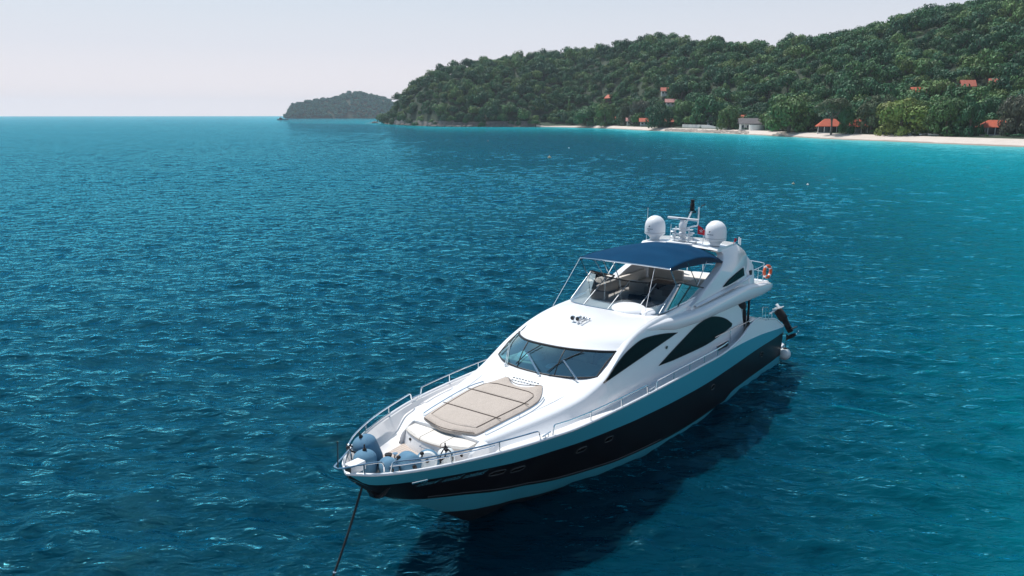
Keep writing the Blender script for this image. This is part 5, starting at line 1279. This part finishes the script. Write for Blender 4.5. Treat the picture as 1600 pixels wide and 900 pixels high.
# lifebuoys
MT['orange_buoy'] = pbr('orange_lifebuoy', (.62, .10, .03), .5)
def lifebuoy(x, y, z, rz, tilt, label):
    t = empty('lifebuoy', W(x, y, z), YH + rz, label, 'lifebuoy', 'lifebuoys on the aft rail'); M_ = Matrix.Rotation(tilt, 3, 'Y'); m = MB()
    m.tube([M_ @ Vector((.27*math.cos(a), .27*math.sin(a), 0)) for a in np.linspace(0, 2*math.pi, 28, endpoint=False)], .075, 10, closed=True); m.build('ring', MT['orange_buoy'], t)
    for k in range(4):
        a0 = k*math.pi/2 + .5; b = MB(); b.tube([M_ @ Vector((.27*math.cos(a), .27*math.sin(a), 0)) for a in np.linspace(a0, a0 + .32, 5)], .08, 10); b.build('band', MT['white_cloth'], t)
lifebuoy(-11.28, 2.12, 4.62, R(75), R(88), 'orange lifebuoy on the port end of the aft flybridge rail')
lifebuoy(-11.55, .85, 4.78, R(10), R(80), 'orange lifebuoy further inboard on the aft flybridge rail')
# ensign
t = empty('flag', W(-5.95, .66, 7.30), YH, 'small red flag with a white emblem flying from the mast pole', 'flag')
m = MB(); P = []
for i in range(9):
    k = i/8; P.append([(-.05*math.sin(k*5), .0 + .46*k, .08 - .12*k - (.40 - .26*k)*j/4 - .18*k) for j in range(5)])
m.grid(P); m.build('cloth', MT['red'], t)
m = MB()
for k in range(5):
    a = k*2*math.pi/5 + .3; c0 = Vector((.03, .17, -.16)); d = Vector((0, math.cos(a), math.sin(a))); q = Vector((0, -math.sin(a), math.cos(a)))
    m.add([c0 + d*.01, c0 + d*.05 + q*.022, c0 + d*.095, c0 + d*.05 - q*.015], [[0, 1, 2, 3]])
m.build('flag_emblem', MT['white_cloth'], t, smooth=False)
# anchor line
m = MB(); pts = [W(13.15, 0, 2.86), W(13.68, 0, 1.80), W(14.25, 0, .82), W(14.62, -.05, .25), W(14.95, -.1, -.35)]
m.tube(curve_pts(pts, 6), .030, 8); o = m.build('anchor_line', MT['line_black']); tag(o, 'taut dark mooring line running from the bow down into the water', 'rope')
m = MB()
for i in range(9):
    p = W(14.22 + i*.075, -.0, .86 - i*.12); m.ell(p, (.05, .04, .05), 8, 6)
o = m.build('anchor_chain', MT['steel']); tag(o, 'short length of pale chain at the lower end of the mooring line', 'chain')

# tender across the swim platform, with its outboard tilted up
t = empty('tender', W(-12.75, .6, .70), YH, 'small inflatable tender stowed across the stern platform', 'dinghy')
MT['tube_grey'] = pbr('grey_inflatable_tube', (.32, .34, .36), .6)
m = MB(); U = curve_pts([(.55, 1.75, .34), (.55, .6, .34), (.52, -.9, .36), (.3, -1.7, .46), (0, -1.95, .52), (-.3, -1.7, .46), (-.52, -.9, .36), (-.55, .6, .34), (-.55, 1.75, .34)], 6)
m.tube(U, .22, 12); m.build('tube', MT['tube_grey'], t)
m = MB(); m.grid([[(x, y, .06 + .22*abs(x)/.5 + (.12*max(0, -y-1.0))) for x in (-.45, -.2, 0, .2, .45)] for y in np.linspace(1.6, -1.7, 10)]); m.box((0, 1.6, .38), (.9, .08, .5), bev=.02); m.build('hull', MT['plasw'], t)
m = MB(); m.box((.0, .3, .6), (.6, .5, .5), bev=.06); m.build('console', MT['plasw'], t)
m = MB(); 
for x in (-.25, .25): m.tube(fillet([(x, 1.45, .55), (x, 1.35, 1.55), (x, 1.75, 1.72)], .12), .022, 6)
m.tube([(-.25, 1.4, 1.5), (.25, 1.4, 1.5)], .02, 6); m.build('stern_frame', MT['steel'], t)
t = empty('outboard_motor', W(-12.55, 2.55, 2.15), YH, 'black outboard motor tilted up on the stern of the tender, propeller in the air', 'outboard motor')
m = MB(); M_ = Matrix.Rotation(R(-50), 3, 'X')
m.box((0, .0, .10), (.40, .62, .40), rot=M_, bev=.10); m.build('cowl', MT['fabric_black'], t, angle=60)
m = MB(); m.box((0, .36, -.40), (.20, .28, .75), rot=Matrix.Rotation(R(32), 3, 'X'), bev=.05); m.box((0, .62, -.52), (.34, .44, .04), rot=Matrix.Rotation(R(32), 3, 'X'), bev=.01); m.ell((0, .60, -.92), (.09, .30, .10), 12, 8, rot=Matrix.Rotation(R(35), 3, 'X')); m.prism([(.015, .35, -.85), (.015, .62, -1.0), (.015, .35, -1.2)], [(-.015, .35, -.85), (-.015, .62, -1.0), (-.015, .35, -1.2)]); m.build('leg', MT['fabric_black'], t)
m = MB(); 
for k in range(3): a = k*2.094; m.ell((math.cos(a)*.11, .86 + math.sin(a)*.06, -.74 + math.sin(a)*.09), (.09, .03, .055), 8, 6, rot=Matrix.Rotation(a, 3, 'Y'))
m.build('propeller', MT['steel'], t)
m = MB(); m.box((0, -.1, .42), (.3, .5, .05), rot=M_, bev=.02); m.tube([(-.16, -.38, .35), (-.16, .05, .50), (.16, .05, .50), (.16, -.38, .35)], .025, 6); m.build('motor_trim', MT['plasw'], t)
